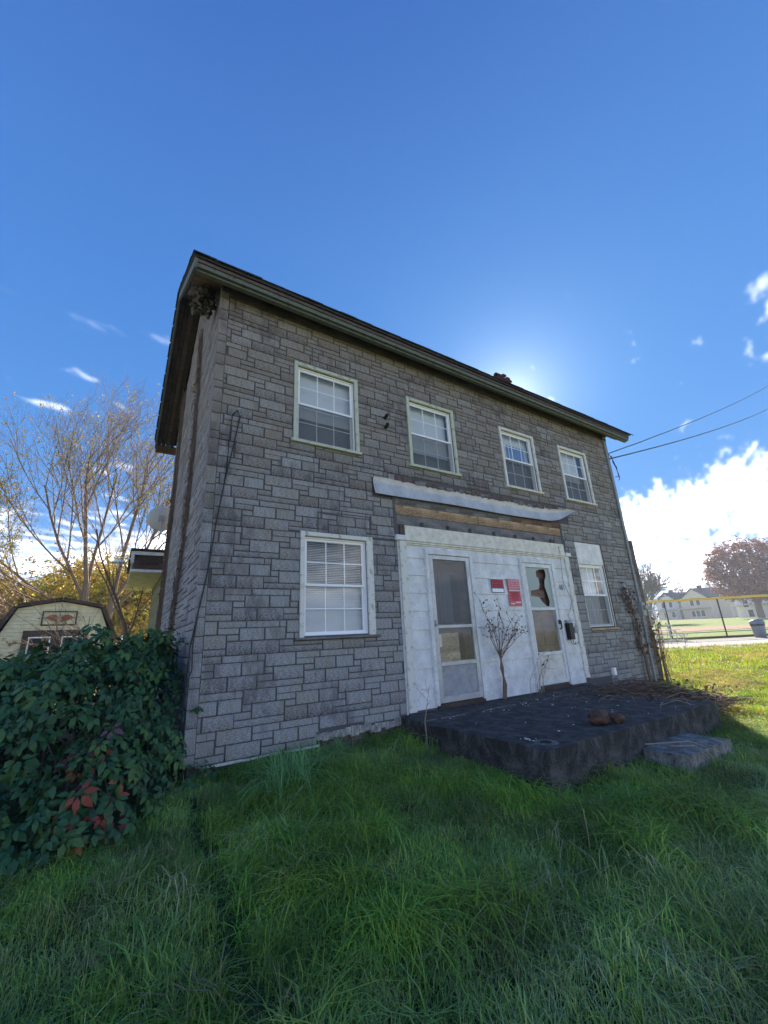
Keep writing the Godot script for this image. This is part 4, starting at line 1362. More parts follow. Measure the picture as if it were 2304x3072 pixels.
func tuft_mesh(count: int, spread: float, l: float, w: float) -> ArrayMesh:
	var mb := MB.new()
	var one := leaf_mesh(l, w)
	var v: PackedVector3Array = one.surface_get_arrays(0)[Mesh.ARRAY_VERTEX]
	for k in count:
		var x := Transform3D(Basis.from_euler(Vector3(rand(-1.4, 1.4), rand(0, TAU), rand(-1.4, 1.4))), Vector3(rand(-1, 1), rand(-1, 1), rand(-1, 1)) * spread)
		for p in v: mb.v.append(x * p)
	return mb.mesh()

func foliage(parent: Node3D, tips: Array, count: int, spread: float, size: float, colors: Array, mesh: Mesh, keep = null) -> void:
	var where := []
	var cols := []
	for k in count:
		var p: Vector3 = tips[rng.randi() % tips.size()] + Vector3(rng.randfn(), rng.randfn() * 0.8, rng.randfn()) * spread
		if keep != null and not keep.call(p): continue
		where.append(Transform3D(Basis.from_euler(Vector3(rand(-0.9, 0.9), rand(0, TAU), rand(-0.9, 0.9))).scaled(Vector3.ONE * size * rand(0.6, 1.3)), p))
		var c: Color = colors[rng.randi() % colors.size()]
		var f := rand(0.75, 1.25)
		cols.append(Color(c.r * f, c.g * f, c.b * f))
	scatter("leaves", mesh, M.dead_leaf, where, cols, parent)

func tree(called: String, label: String, at: Vector3, stems: Array, cfg: Dictionary, leaves: int, lspread: float, lsize: float, colors: Array, group := "", bark: Material = null) -> Node3D:
	var t := thing(called, label, "tree", at, 0.0, group)
	var mb := MB.new()
	var tips := []
	for s in stems:
		limb(mb, tips, s[0], s[1].normalized(), s[2], s[3], cfg.levels, cfg)
	put("trunk", mb.mesh(), bark if bark else M.bark, t)
	if leaves: foliage(t, tips, leaves, lspread, lsize, colors, tuft)
	return t

var tuft: ArrayMesh

func at_ray(x: float, y: float, z: float, depth: float) -> Vector3:      # a point that far out, set down on the ground
	var p := EYE + Vector3(x, y, z) * depth
	return Vector3(p.x, height(p.x, p.z) - 0.05, p.z)

func make_trees() -> void:
	tuft = tuft_mesh(5, 0.8, 1.0, 0.62)
	var yellow := [Color(0.62, 0.5, 0.06), Color(0.48, 0.45, 0.06), Color(0.56, 0.36, 0.07), Color(0.36, 0.38, 0.05)]
	var ochre := [Color(0.4, 0.27, 0.07), Color(0.33, 0.2, 0.09), Color(0.44, 0.33, 0.1)]
	# the big many-stemmed tree behind the shed
	var p := at_ray(-0.066, 0.1, -1.245, 21.0)
	var stems := [[Vector3.ZERO, Vector3(-0.05, 1, 0.02), 4.6, 0.3]]
	var cfg := {"levels": 5, "kids": [4, 4, 4, 4, 3], "from": 0.35, "spread": 0.5, "crook": 0.13, "rise": 0.13, "thin": 0.011, "leaf_level": 1}
	var c2 := {"levels": 4, "kids": [7, 5, 4, 3], "from": 0.2, "spread": 0.5, "crook": 0.1, "rise": 0.12, "thin": 0.008, "leaf_level": 1}
	var t := thing("bare_tree", "tall nearly bare tree of many upright stems behind the shed", "tree", p)
	var mb := MB.new()
	var tips := []
	mb.tube([Vector3(0, -0.2, 0), Vector3(-0.05, 2.5, 0), Vector3(-0.12, 4.6, 0.05)], [0.27, 0.2, 0.16], 8)
	mb.tube([Vector3(0.9, -0.2, 0.4), Vector3(1.0, 2.4, 0.4), Vector3(1.15, 4.6, 0.3)], [0.2, 0.16, 0.13], 8)
	for s in [[Vector3(-0.05, 2.6, 0), Vector3(-0.95, 0.75, 0.2), 5.95, 0.085], [Vector3(-0.08, 3.6, 0), Vector3(-0.6, 1, 0), 6.4, 0.09], [Vector3(-0.12, 4.5, 0), Vector3(-0.14, 1, 0.1), 7.1, 0.115], [Vector3(-0.1, 4.3, 0), Vector3(0.12, 1, -0.2), 7.1, 0.095],
		[Vector3(1.1, 3.6, 0.3), Vector3(0.5, 1, 0.1), 6.2, 0.09], [Vector3(1.15, 4.5, 0.3), Vector3(0.16, 1, 0), 7.1, 0.105], [Vector3(1.05, 3.0, 0.4), Vector3(0.8, 0.9, 0.1), 5.6, 0.075], [Vector3(-0.05, 2.0, 0), Vector3(-1, 0.4, 0.3), 5.6, 0.065]]:
		limb(mb, tips, s[0], s[1].normalized(), s[2], s[3], 4, c2)
	put("trunk", mb.mesh(), M.bark, t)
	foliage(t, tips, 15000, 0.25, 0.08, yellow, tuft, func(q: Vector3): return rng.randf() < smoothstep(13.0, 5.0, q.y) + 0.1)
	# leafy yellow-green trees between and behind
	var cfgl := {"levels": 3, "kids": [6, 5, 4], "from": 0.3, "spread": 0.75, "crook": 0.18, "rise": 0.06, "thin": 0.012, "leaf_level": 1}
	var spots := [[-0.16, -1.27, 24.0, 6.0, "yellow-leaved low tree left of the tall bare tree"], [-0.06, -1.23, 27.0, 7.4, "yellow-green tree directly behind the bare trunk"], [0.015, -1.2, 25.0, 6.6, "yellow-green tree right of the bare trunk"], [0.06, -1.18, 31.0, 7.8, "yellow-green tree farthest back beside the house end"], [-0.24, -1.3, 30.0, 7.5, "brownish yellow tree at the left edge of the view"]]
	for s in spots:
		var q: Vector3 = at_ray(s[0], 0.05, s[1], s[2])
		tree("leafy_tree", s[4], q, [[Vector3.ZERO, Vector3(0.1, 1, 0), s[3] * 0.62, 0.16], [Vector3(0.1, 0.2, 0), Vector3(-0.5, 1, 0.1), s[3] * 0.5, 0.1], [Vector3(-0.1, 0.2, 0), Vector3(0.6, 1, 0.1), s[3] * 0.5, 0.1]], cfgl, 5200, 0.65, 0.15, yellow if s[0] > -0.2 else ochre, "yellowing trees behind the shed")
	# brown brush at the left edge
	cfgl = {"levels": 3, "kids": [5, 5, 4], "from": 0.15, "spread": 0.6, "crook": 0.2, "rise": 0.05, "thin": 0.008, "leaf_level": 1}
	var b := 0
	for s in [[-0.31, -1.36, 13.5, 3.4], [-0.25, -1.32, 19.0, 4.6], [-0.33, -1.36, 18.0, 5.5]]:
		var q: Vector3 = at_ray(s[0], 0.05, s[1], s[2])
		var st := []
		for k in 6: st.append([Vector3(rand(-0.5, 0.5), 0, rand(-0.5, 0.5)), Vector3(rand(-0.6, 0.6), 1, rand(-0.5, 0.5)), s[3] * rand(0.4, 0.6), 0.04])
		tree("brown_shrub", ["brown brush in front, left of the shed", "taller brown brush behind the shed's left side", "tall thin brown brush at the far left edge"][b], q, st, cfgl, 1300, 0.3, 0.08, [Color(0.28, 0.19, 0.12), Color(0.36, 0.26, 0.15)], "brown brush left of the shed")
		b += 1
	# the thin crooked sapling beside the house
	var sp := EYE + Vector3(0.03, 0.04, -1.21) * 11.0
	sp.y = height(sp.x, sp.z)
	cfgl = {"levels": 3, "kids": [5, 4, 3], "from": 0.3, "spread": 0.55, "crook": 0.2, "rise": 0.05, "thin": 0.006, "leaf_level": 0}
	t = thing("sapling", "thin crooked bare sapling between the shed and the house", "tree", sp)
	mb = MB.new()
	tips = []
	mb.tube([Vector3(0, 0, 0), Vector3(-0.06, 0.8, 0), Vector3(-0.02, 1.4, 0), Vector3(-0.15, 1.95, 0)], [0.055, 0.05, 0.06, 0.05], 7)
	for s in [[Vector3(-0.15, 1.95, 0), Vector3(-0.28, 1, 0), 2.6, 0.035], [Vector3(-0.05, 1.5, 0), Vector3(0.35, 1, 0.1), 1.5, 0.025], [Vector3(-0.14, 1.9, 0), Vector3(-0.7, 1, 0), 2.1, 0.025], [Vector3(-0.05, 0.9, 0), Vector3(-0.9, 0.5, 0.2), 1.5, 0.02]]:
		limb(mb, tips, s[0], s[1].normalized(), s[2], s[3], 3, cfgl)
	put("trunk", mb.mesh(), M.twig, t)
	for s in [[-0.055, 0.12, -1.22, 8.5, 2.3], [-0.02, 0.1, -1.23, 9.0, 1.6]]:
		var q: Vector3 = EYE + Vector3(s[0], s[1], s[2]) * s[3]
		q.y = height(q.x, q.z)
		mb = MB.new()
		tips = []
		for k in 3:
			limb(mb, tips, Vector3(rand(-0.1, 0.1), 0, 0), Vector3(rand(-0.3, 0.5), 1, rand(-0.2, 0.2)).normalized(), s[4] * rand(0.8, 1.1), 0.014, 1, {"levels": 1, "kids": [4], "from": 0.3, "spread": 0.5, "crook": 0.12, "rise": -0.04, "thin": 0.005, "leaf_level": 0})
		t = thing("bare_canes", "arching bare canes rising out of the hedge before the shed's " + ("centre" if s[0] < -0.03 else "right end"), "shrub", q)
		put("stems", mb.mesh(), M.pale_twig, t)

# ---------------------------------------------------------------- the ball field beyond the right corner
func strip(called: String, label: String, s0: float, s1: float, t0: float, t1: float, m: Material, lift: float) -> void:   # a sheet laid on the ground across the view direction
	var mb := MB.new()
	var n := 40
	var e := func(s: float, t: float) -> Vector3:
		var x := -0.7 + 0.545 * s + 0.839 * t
		var z := 4.96 - 0.839 * s + 0.545 * t
		return Vector3(x, height(x, z) + lift, z)
	for k in n:
		var a := lerpf(t0, t1, float(k) / n)
		var b := lerpf(t0, t1, float(k + 1) / n)
		for j in 3:
			var u := lerpf(s0, s1, j / 3.0)
			var v := lerpf(s0, s1, (j + 1) / 3.0)
			mb.quad(e.call(u, a), e.call(u, b), e.call(v, b), e.call(v, a))
	tag(put(called, mb.mesh(), m), label, "", "", "structure")

func far_house(label: String, at: Vector3, turn: float, w: float, d: float, h: float, rise: float, wall: Color, windows: Array) -> void:
	var t := thing("far_house", label, "house", at, turn, "houses beyond the ball field")
	var wm := mat(wall, 0.9)
	var mb := MB.new()
	mb.prism(PackedVector2Array([Vector2(-w / 2, -1), Vector2(w / 2, -1), Vector2(w / 2, h), Vector2(0, h + rise), Vector2(-w / 2, h)]), -d, 0.0)
	put("wall", mb.mesh(), wm, t)
	mb = MB.new()
	var n := Vector2(-rise, w / 2).normalized() * 0.15
	for f in [-1.0, 1.0]:
		mb.prism(PackedVector2Array([Vector2(f * (w / 2 + 0.5), h - rise * 1.0 / w), Vector2(0, h + rise), Vector2(0, h + rise + 0.2), Vector2(f * (w / 2 + 0.5), h - rise / w + 0.2)]), -d - 0.3, 0.35)
	var roof := put("roof", mb.mesh(), mat(lin(0.05, 0.05, 0.06), 0.9), t)
	mb = MB.new()
	mb.box(Vector3(-0.5, h + rise * 0.6, -d * 0.35), Vector3(0.4, h + rise + 0.9, -d * 0.35 + 0.7))
	put("chimney", mb.mesh(), M.brick, roof)
	for q in windows:
		mb = MB.new()
		mb.box(Vector3(q[0] - 0.62, q[1] - 0.12, 0.0), Vector3(q[0] + 0.62, q[1] + 1.62, 0.05))
		var f := put("window", mb.mesh(), M.vinyl, t)
		mb = MB.new()
		mb.box(Vector3(q[0] - 0.5, q[1], 0.05), Vector3(q[0] + 0.5, q[1] + 1.5, 0.06))
		put("pane", mb.mesh(), M.black, f)
	mb = MB.new()
	mb.box(Vector3(-w / 2 - 0.05, 2.7, 0.05), Vector3(w / 2 + 0.6, 2.95, 1.6))
	mb.box(Vector3(w / 2 + 0.2, -1, 1.3), Vector3(w / 2 + 0.4, 2.7, 1.5))
	mb.box(Vector3(-w / 2, -1, 1.3), Vector3(-w / 2 + 0.2, 2.7, 1.5))
	put("porch_roof", mb.mesh(), wm, t)

func make_field() -> void:
	var gravel := mat(lin(0.42, 0.4, 0.4), 1.0, M.t_soil, 1.3)
	var dirt := mat(lin(0.42, 0.27, 0.19), 1.0, M.t_soil, 0.5)
	var far_grass := mat(lin(0.2, 0.31, 0.045), 1.0, M.t_soil, 0.5)
	strip("outfield_grass", "bright mown grass of the ball field", 26.5, 90.0, 8.0, 90.0, far_grass, 0.03)
	strip("gravel_path", "pale gravel path along the near side of the fence", 18.2, 25.4, 9.0, 60.0, gravel, 0.03)
	strip("infield_dirt", "brown dirt band of the ball field", 37.0, 47.0, 10.0, 70.0, dirt, 0.06)
	# fence with a yellow cap; posts each their own part
	var p0 := EYE + Vector3(1.0, 0, -0.62) * 25.6
	var p1 := EYE + Vector3(1.62, 0, -0.18) * 25.0
	var dir := (p1 - p0)
	dir.y = 0
	var len := dir.length()
	dir = dir.normalized()
	var fence := thing("ball_field_fence", "chain-link ball field fence with a yellow padded top rail", "fence", Vector3(p0.x, height(p0.x, p0.z), p0.z))
	var along := func(s: float) -> Vector3:
		var q := p0 + dir * s
		return Vector3(q.x, height(q.x, q.z), q.z) - fence.position
	var top := 2.38
	var mb := MB.new()
	var pts := []
	for k in 31: pts.append(along.call(len * k / 30.0) + Vector3(0, top + 0.02 * sin(k * 2.0), 0))
	mb.tube(pts, [0.075], 8)
	put("top_rail", mb.mesh(), mat(lin(0.75, 0.52, 0.08), 0.6), fence)
	mb = MB.new()
	for k in 30:
		var a: Vector3 = along.call(len * k / 30.0)
		var b: Vector3 = along.call(len * (k + 1) / 30.0)
		mb.quad(a, b, b + Vector3(0, top, 0), a + Vector3(0, top, 0))
	var link := mat(Color(lin(0.3, 0.3, 0.29), 0.2), 0.8)
	link.transparency = BaseMaterial3D.TRANSPARENCY_ALPHA
	put("chain_link", mb.mesh(), link, fence)
	mb = MB.new()
	for k in 30:
		var a: Vector3 = along.call(len * k / 30.0)
		var b: Vector3 = along.call(len * (k + 1) / 30.0)
		mb.tube([a + Vector3(0, 0.06, 0), b + Vector3(0, 0.06, 0)], [0.075], 4)
	put("kick_board", mb.mesh(), M.soffit, fence)
	mb = MB.new()
	mb.tube([along.call(0) + Vector3(0, 0.38, 0), along.call(len) + Vector3(0, 0.38, 0)], [0.025], 5)
	put("lower_rail", mb.mesh(), M.gray_metal, fence)
	var s := 1.42
	while s < len:
		mb = MB.new()
		var a: Vector3 = along.call(s)
		mb.tube([a + Vector3(0, -0.2, 0.03), a + Vector3(0, top, 0.03)], [0.04], 7)
		put("post", mb.mesh(), M.soffit, fence)
		s += 3.2
	# small aluminium bleachers beside the fence
	var q := at_ray(1.125, 0, -0.525, 23.6)
	var bl := thing("bleachers", "small aluminium bleachers by the fence left of the posts", "bleachers", q, -33.0)
	var metal := mat(lin(0.5, 0.51, 0.52), 0.35)
	metal.metallic = 0.5
	for k in 3:
		mb = MB.new()
		mb.box(Vector3(-1.4, 0.42 + 0.27 * k, -0.6 * k), Vector3(1.4, 0.46 + 0.27 * k, -0.6 * k + 0.26))
		put("seat", mb.mesh(), metal, bl)
		mb = MB.new()
		mb.box(Vector3(-1.4, 0.14 + 0.27 * k, -0.6 * k - 0.34), Vector3(1.4, 0.17 + 0.27 * k, -0.6 * k - 0.1))
		put("footboard", mb.mesh(), metal, bl)
	for x in [-1.2, 0.0, 1.2]:
		mb = MB.new()
		for k in 3: mb.tube([Vector3(x, -0.1, 0.13 - 0.6 * k), Vector3(x, 0.42 + 0.27 * k, 0.13 - 0.6 * k)], [0.025], 5)
		mb.tube([Vector3(x, 0.1, 0.3), Vector3(x, 0.95, -1.2)], [0.025], 5)
		put("frame", mb.mesh(), metal, bl)
	mb = MB.new()
	mb.tube([Vector3(1.4, 0.0, -1.3), Vector3(1.4, 1.9, -1.3), Vector3(-1.4, 1.9, -1.3), Vector3(-1.4, 0.0, -1.3)], [0.022], 6)
	mb.tube([Vector3(1.4, 1.9, -1.3), Vector3(1.4, 1.3, 0.1)], [0.022], 6)
	put("guard_rail", mb.mesh(), metal, bl)
	# litter bin
	q = at_ray(1.325, 0, -0.395, 23.3)
	var can := thing("litter_bin", "grey plastic litter bin with a domed lid by the fence", "litter bin", q)
	mb = MB.new()
	mb.lathe([[0.0, 0.0], [0.26, 0.0], [0.31, 0.72]], Transform3D(), 16)
	put("body", mb.mesh(true), mat(lin(0.2, 0.23, 0.26), 0.6), can)
	mb = MB.new()
	mb.lathe([[0.315, 0.7], [0.33, 0.71], [0.33, 0.8], [0.3, 0.82]], Transform3D(), 16)
	put("rim", mb.mesh(), mat(lin(0.06, 0.07, 0.08), 0.6), can)
	mb = MB.new()
	mb.lathe([[0.35, 0.82], [0.36, 0.86], [0.33, 0.98], [0.2, 1.05], [0.0, 1.07]], Transform3D(), 16)
	put("lid", mb.mesh(true), mat(lin(0.2, 0.23, 0.28), 0.5), can)
	# houses past the field
	far_house("pale grey far house, leftmost of the three past the field", at_ray(1.135, 0, -0.5, 120.0), -106.0, 7.0, 9.0, 5.0, 2.6, lin(0.6, 0.6, 0.6), [[-1.2, 3.4], [1.2, 3.4], [-1.0, 0.6], [1.4, 0.6]])
	far_house("cream far house with a dark roof, middle of the three past the field", at_ray(1.185, 0, -0.46, 112.0), -106.0, 8.0, 10.0, 5.2, 2.8, lin(0.62, 0.57, 0.46), [[-0.8, 3.5], [1.0, 3.5], [-1.0, 0.6], [0.3, 0.6], [1.6, 0.6]])
	far_house("white far house below the round red-brown tree", at_ray(1.31, 0, -0.385, 88.0), -106.0, 7.5, 8.0, 3.9, 1.9, lin(0.75, 0.76, 0.78), [[-1.6, 2.3], [0.8, 2.3], [-1.0, 0.2]])
	# garages and low walls between them
	q = at_ray(1.255, 0, -0.42, 118.0)
	var low := thing("low_building", "long low tan building between the middle and the white far house", "building", q, -33.0)
	mb = MB.new()
	mb.box(Vector3(-7, -1, -4), Vector3(7, 2.6, 0))
	put("wall", mb.mesh(), mat(lin(0.42, 0.39, 0.34), 0.9), low)
	mb = MB.new()
	mb.prism(PackedVector2Array([Vector2(-0.4, 2.6), Vector2(4.4, 2.6), Vector2(2.0, 3.9)]), -7.2, 7.2, Transform3D(Basis(Vector3(0, 0, -1), Vector3(0, 1, 0), Vector3(-1, 0, 0)), Vector3.ZERO))
	put("roof", mb.mesh(), mat(lin(0.2, 0.17, 0.15), 0.9), low)
	# the round red-brown tree
	var rust := [Color(0.3, 0.12, 0.1), Color(0.36, 0.18, 0.1), Color(0.24, 0.1, 0.11), Color(0.4, 0.26, 0.14), Color(0.28, 0.13, 0.14)]
	q = at_ray(1.3, 0, -0.375, 78.0)
	var t := thing("round_tree", "big round-crowned red-brown tree beyond the fence", "tree", q)
	mb = MB.new()
	var tips := []
	var cfg := {"levels": 4, "kids": [6, 5, 4, 3], "from": 0.3, "spread": 0.55, "crook": 0.1, "rise": 0.03, "thin": 0.03, "leaf_level": 0}
	mb.tube([Vector3(0, -0.5, 0), Vector3(0.1, 3.6, 0)], [0.6, 0.45], 8)
	for k in 9:
		var a := TAU * k / 9.0
		limb(mb, tips, Vector3(0, 2.2 + 0.15 * k, 0), Vector3(cos(a) * 0.75, 0.9, sin(a) * 0.75).normalized(), 7.0, 0.22, 3, cfg)
	put("trunk", mb.mesh(), M.bark, t)
	tips = []
	for k in 1500:       # the crown: many leaf masses packed towards an egg-shaped outline
		var d := Vector3(rng.randfn(), rng.randfn(), rng.randfn()).normalized() * pow(rng.randf(), 0.28)
		var lump := 1.0 + 0.12 * lumps.get_noise_3dv(d * 6.0)
		tips.append(Vector3(d.x * 6.7 * lump, 8.6 + d.y * (6.6 if d.y > 0 else 5.6) * lump, d.z * 6.7 * lump) * Vector3(1.0 - 0.1 * maxf(d.y, 0), 1, 1))
	foliage(t, tips, 5200, 0.3, 0.33, rust, tuft)
	# bare trees and the wood line far off
	var bare := {"levels": 4, "kids": [6, 5, 4, 3], "from": 0.25, "spread": 0.55, "crook": 0.14, "rise": 0.04, "thin": 0.05, "leaf_level": 0}
	var b := 0
	for e in [[1.065, -0.51, 70.0, 11.5], [1.19, -0.44, 135.0, 12.0], [1.235, -0.415, 150.0, 9.5]]:
		q = at_ray(e[0], 0, e[1], e[2])
		tree("far_bare_tree", ["bare tree right beside the house corner, beyond the field", "bare tree behind the roofs of the middle houses", "low bare tree left of the round red-brown tree"][b], q, [[Vector3.ZERO, Vector3(0.05, 1, 0), e[3] * 0.52, 0.3], [Vector3(0, 1.5, 0), Vector3(0.5, 1, 0.1), e[3] * 0.42, 0.18], [Vector3(0, 1.2, 0), Vector3(-0.5, 1, -0.1), e[3] * 0.42, 0.18]], bare, 0, 0, 0, [], "bare trees beyond the field", M.far_bark)
		b += 1
	mb = MB.new()
	tips = []
	var thin := {"levels": 2, "kids": [7, 5], "from": 0.2, "spread": 0.55, "crook": 0.15, "rise": 0.05, "thin": 0.06, "leaf_level": 1}
	for k in 130:
		var az := deg_to_rad(lerpf(-45.0, 112.0, k / 130.0)) + rand(-0.02, 0.02)
		var far := rand(150.0, 200.0)
		var g := Vector3(sin(az) * far, 0, -cos(az) * far)
		g.y = height(g.x, g.z) - 0.5
		limb(mb, tips, g, Vector3(rand(-0.1, 0.1), 1, 0).normalized(), rand(4.5, 8.0), 0.25, 2, thin)
	var wood := thing("wood_line", "distant line of bare grey woods along the horizon", "woods", Vector3.ZERO)
	wood.set_meta("kind", "stuff")
	tag(put("trunks", mb.mesh(), M.far_bark, wood), "", "", "", "stuff")
	foliage(wood, tips, 5200, 0.9, 0.5, [Color(0.2, 0.16, 0.13), Color(0.26, 0.19, 0.13), Color(0.17, 0.15, 0.12)], tuft)
	# power lines far off
	var pole := at_ray(1.125, 0, -0.49, 118.0)
	for k in 2:
		mb = MB.new()
		var a := pole + Vector3(0, 13.5 - 1.6 * k, 0)
		var e := at_ray(1.235, 0, -0.41, 118.0) + Vector3(0, 13.0 - 1.6 * k, 0)
		pts = []
		for j in 9: pts.append(a.lerp(e, j / 8.0) - Vector3(0, 0.5 * sin(PI * j / 8.0), 0))
		mb.tube(pts, [0.05], 3)
		tag(put("far_wire", mb.mesh(), M.far_bark), ["upper", "lower"][k] + " thin far wire above the left far house roofs", "wire", "far wires")

# ---------------------------------------------------------------- wires, signs, vines and small things on the front
func sagging(a: Vector3, b: Vector3, drop: float, r: float, wob := 0.0) -> ArrayMesh:
	var pts := []
	for k in 25:
		var u := k / 24.0
		pts.append(a.lerp(b, u) - Vector3(0, 4.0 * drop * u * (1.0 - u), 0) + Vector3(0, wob * sin(u * 60.0), 0))
	var mb := MB.new()
	mb.tube(pts, [r], 5)
	return mb.mesh()

func words(text: String, size: float, width: float, at: Vector3, m: Material, parent: Node, font: String, called: String) -> void:     # lettering of real depth, squeezed to a width
	var t := TextMesh.new()
	var f := SystemFont.new()
	f.font_names = PackedStringArray([font])
	f.font_weight = 700
	t.font = f
	t.text = text
	t.font_size = 64
	t.pixel_size = 0.01
	t.depth = 0.02
	t.curve_step = 2.0
	var box := t.get_aabb()
	var o := put(called, t, m, parent)
	o.scale = Vector3(width / maxf(box.size.x, 0.01), size / maxf(box.size.y, 0.01), 0.08)
	o.position = at

func make_front_details() -> void:
	# two service wires to the right corner of the house
	var w := put("power_line", sagging(Vector3(9.48, 5.22, -0.05), EYE + Vector3(1.36, 0.585, -0.2) * 26.0, 0.25, 0.014, 0.004), M.black)
	tag(w, "upper black service wire running from the right eave out of the picture", "power line", "service wires")
	w = put("power_line", sagging(Vector3(9.3, 5.0, 0.05), EYE + Vector3(1.36, 0.525, -0.21) * 26.0, 0.3, 0.017), M.black)
	tag(w, "lower thicker service wire fixed to the wall below the right eave", "power line", "service wires")
	var mb := MB.new()
	var d1 := Vector3(0.035, 0, 0)
	mb.tube([Vector3(9.62, 5.27, -0.1), Vector3(9.58, 5.08, -0.02), Vector3(9.6, 4.98, 0.0), Vector3(9.7, 4.93, -0.05)], [0.009], 5)
	mb.tube([Vector3(9.95, 5.32, -0.2), Vector3(9.75, 5.05, -0.1), Vector3(9.73, 4.9, -0.05), Vector3(9.78, 4.75, -0.05), Vector3(9.66, 4.6, 0.0), Vector3(9.48, 4.56, 0.0)], [0.009], 5)
	mb.tube([Vector3(9.9, 5.3, -0.2), Vector3(9.83, 5.0, -0.1), Vector3(9.78, 4.88, -0.05), Vector3(9.86, 4.86, -0.1), Vector3(9.9, 4.74, -0.1), Vector3(9.8, 4.58, -0.05), Vector3(9.62, 4.5, 0.0)], [0.009], 5)
	tag(put("drip_loop", mb.mesh(), M.black), "loops of black cable hanging below the right eave", "cable")
	mb = MB.new()
	mb.tube([Vector3(0.24, 3.82, 0.02), Vector3(0.3, 3.9, 0.03), Vector3(0.33, 3.8, 0.03), Vector3(0.27, 3.35, 0.03), Vector3(0.2, 2.9, 0.025), Vector3(0.13, 2.3, 0.025), Vector3(0.08, 1.75, 0.03), Vector3(0.02, 1.35, 0.03), Vector3(-0.03, 1.0, 0.02), Vector3(-0.05, 0.4, 0.02), Vector3(-0.05, -0.2, 0.0)], [0.0075], 5)
	mb.tube([Vector3(0.24, 3.82, 0.02), Vector3(0.22, 3.5, 0.02), Vector3(0.215, 3.1, 0.02), Vector3(0.19, 2.85, 0.022)], [0.005], 5)
	mb.tube([Vector3(0.02, 1.35, 0.03), Vector3(-0.01, 1.0, 0.04), Vector3(0.0, 0.75, 0.05), Vector3(-0.05, 0.6, 0.05), Vector3(-0.07, 0.8, 0.04)], [0.007], 5)
	tag(put("black_cable", mb.mesh(), M.black), "loose black cable looping down the left corner of the front wall", "cable")
	mb = MB.new()
	var pts := []
	for p in [[6.59, 2.56], [6.6, 2.4], [6.575, 2.2], [6.54, 1.88], [6.55, 1.8], [6.6, 1.73], [6.64, 1.64], [6.72, 1.52], [6.64, 1.36], [6.5, 1.2], [6.55, 1.15], [6.65, 1.11]]: pts.append(Vector3(p[0], p[1], 0.035))
	mb.tube(pts, [0.0055], 5)
	tag(put("bell_wire", mb.mesh(), M.gray_metal), "thin loose wire winding down past the house number", "wire")
	# signs
	var red := mat(lin(0.42, 0.075, 0.1), 0.6)
	var dark_red := mat(lin(0.26, 0.02, 0.035), 0.6)
	var blue := mat(lin(0.05, 0.07, 0.2), 0.6)
	var pink := mat(lin(0.8, 0.58, 0.62), 0.6)
	var s1 := thing("notice_sign", "small sign of red field in a dark blue border with a white box", "sign", Vector3(4.53, 1.6, 0.03))
	mb = MB.new()
	mb.box(Vector3(0, 0, 0), Vector3(0.33, 0.25, 0.004))
	put("board", mb.mesh(), M.vinyl, s1)
	mb = MB.new()
	mb.box(Vector3(0.008, 0.008, 0.004), Vector3(0.322, 0.242, 0.0055))
	put("border", mb.mesh(), blue, s1)
	mb = MB.new()
	mb.box(Vector3(0.035, 0.098, 0.0055), Vector3(0.312, 0.232, 0.007))
	put("red_field", mb.mesh(), red, s1)
	mb = MB.new()
	mb.box(Vector3(0.03, 0.022, 0.0055), Vector3(0.305, 0.082, 0.007))
	put("write_in_box", mb.mesh(), M.vinyl, s1)
	words("PRIVATE", 0.045, 0.23, Vector3(0.173, 0.195, 0.0075), dark_red, s1, "Droid Sans", "lettering")
	words("PROPERTY", 0.045, 0.24, Vector3(0.173, 0.135, 0.0075), dark_red, s1, "Droid Sans", "lettering")
	var s2 := thing("condemned_sign", "tall red condemned notice beside the right storm door", "sign", Vector3(4.94, 1.39, 0.03))
	mb = MB.new()
	var last := []
	for k in 13:
		var u := k / 12.0
		var z := 0.004 + 0.01 * pow(u - 0.4, 2) + 0.004 * sin(u * 9.0)
		var p := [Vector3(0.008 * sin(u * 3.0), 0.465 * (1 - u), z), Vector3(0.31 + 0.008 * sin(u * 3.0), 0.465 * (1 - u), z)]
		if k: mb.quad(last[0], p[0], p[1], last[1])
		last = p
	put("sheet", mb.mesh(true), mat(lin(0.62, 0.13, 0.16), 0.6), s2)
	words("CONDEMNED", 0.038, 0.27, Vector3(0.158, 0.435, 0.012), pink, s2, "Droid Sans", "lettering")
	words("AS UNSAFE, UNFIT", 0.026, 0.27, Vector3(0.158, 0.392, 0.012), pink, s2, "Droid Sans", "lettering")
	words("FOR A HUMAN DWELLING", 0.026, 0.27, Vector3(0.158, 0.356, 0.012), pink, s2, "Droid Sans", "lettering")
	words("DANGER-KEEP OUT", 0.036, 0.27, Vector3(0.158, 0.312, 0.012), pink, s2, "Droid Sans", "lettering")
	for q in [[0.025, 0.255, 0.295, 0.276], [0.03, 0.03, 0.13, 0.052], [0.16, 0.05, 0.29, 0.074]]:
		mb = MB.new()
		mb.box(Vector3(q[0], q[1], 0.0085), Vector3(q[2], q[3], 0.0125))
		put("white_bar", mb.mesh(), pink, s2)
	mb = MB.new()
	for k in 9:
		var yy := 0.235 - 0.018 * k
		if k in [3, 6]: mb.box(Vector3(0.02, yy - 0.004, 0.009), Vector3(0.3, yy, 0.0122))
		else: mb.box(Vector3(0.04 + 0.02 * (k % 3), yy - 0.006, 0.009), Vector3(0.28 - 0.03 * (k % 2), yy, 0.0121))
	put("fine_print", mb.mesh(), dark_red, s2)
	# house number
	for k in 3:
		words(["4", "0", "1"][k], 0.098, [0.042, 0.044, 0.02][k], Vector3([6.412, 6.47, 6.528][k], 1.742, 0.034), mat(lin(0.04, 0.06, 0.09), 0.5), house, "Droid Serif", "house_number")
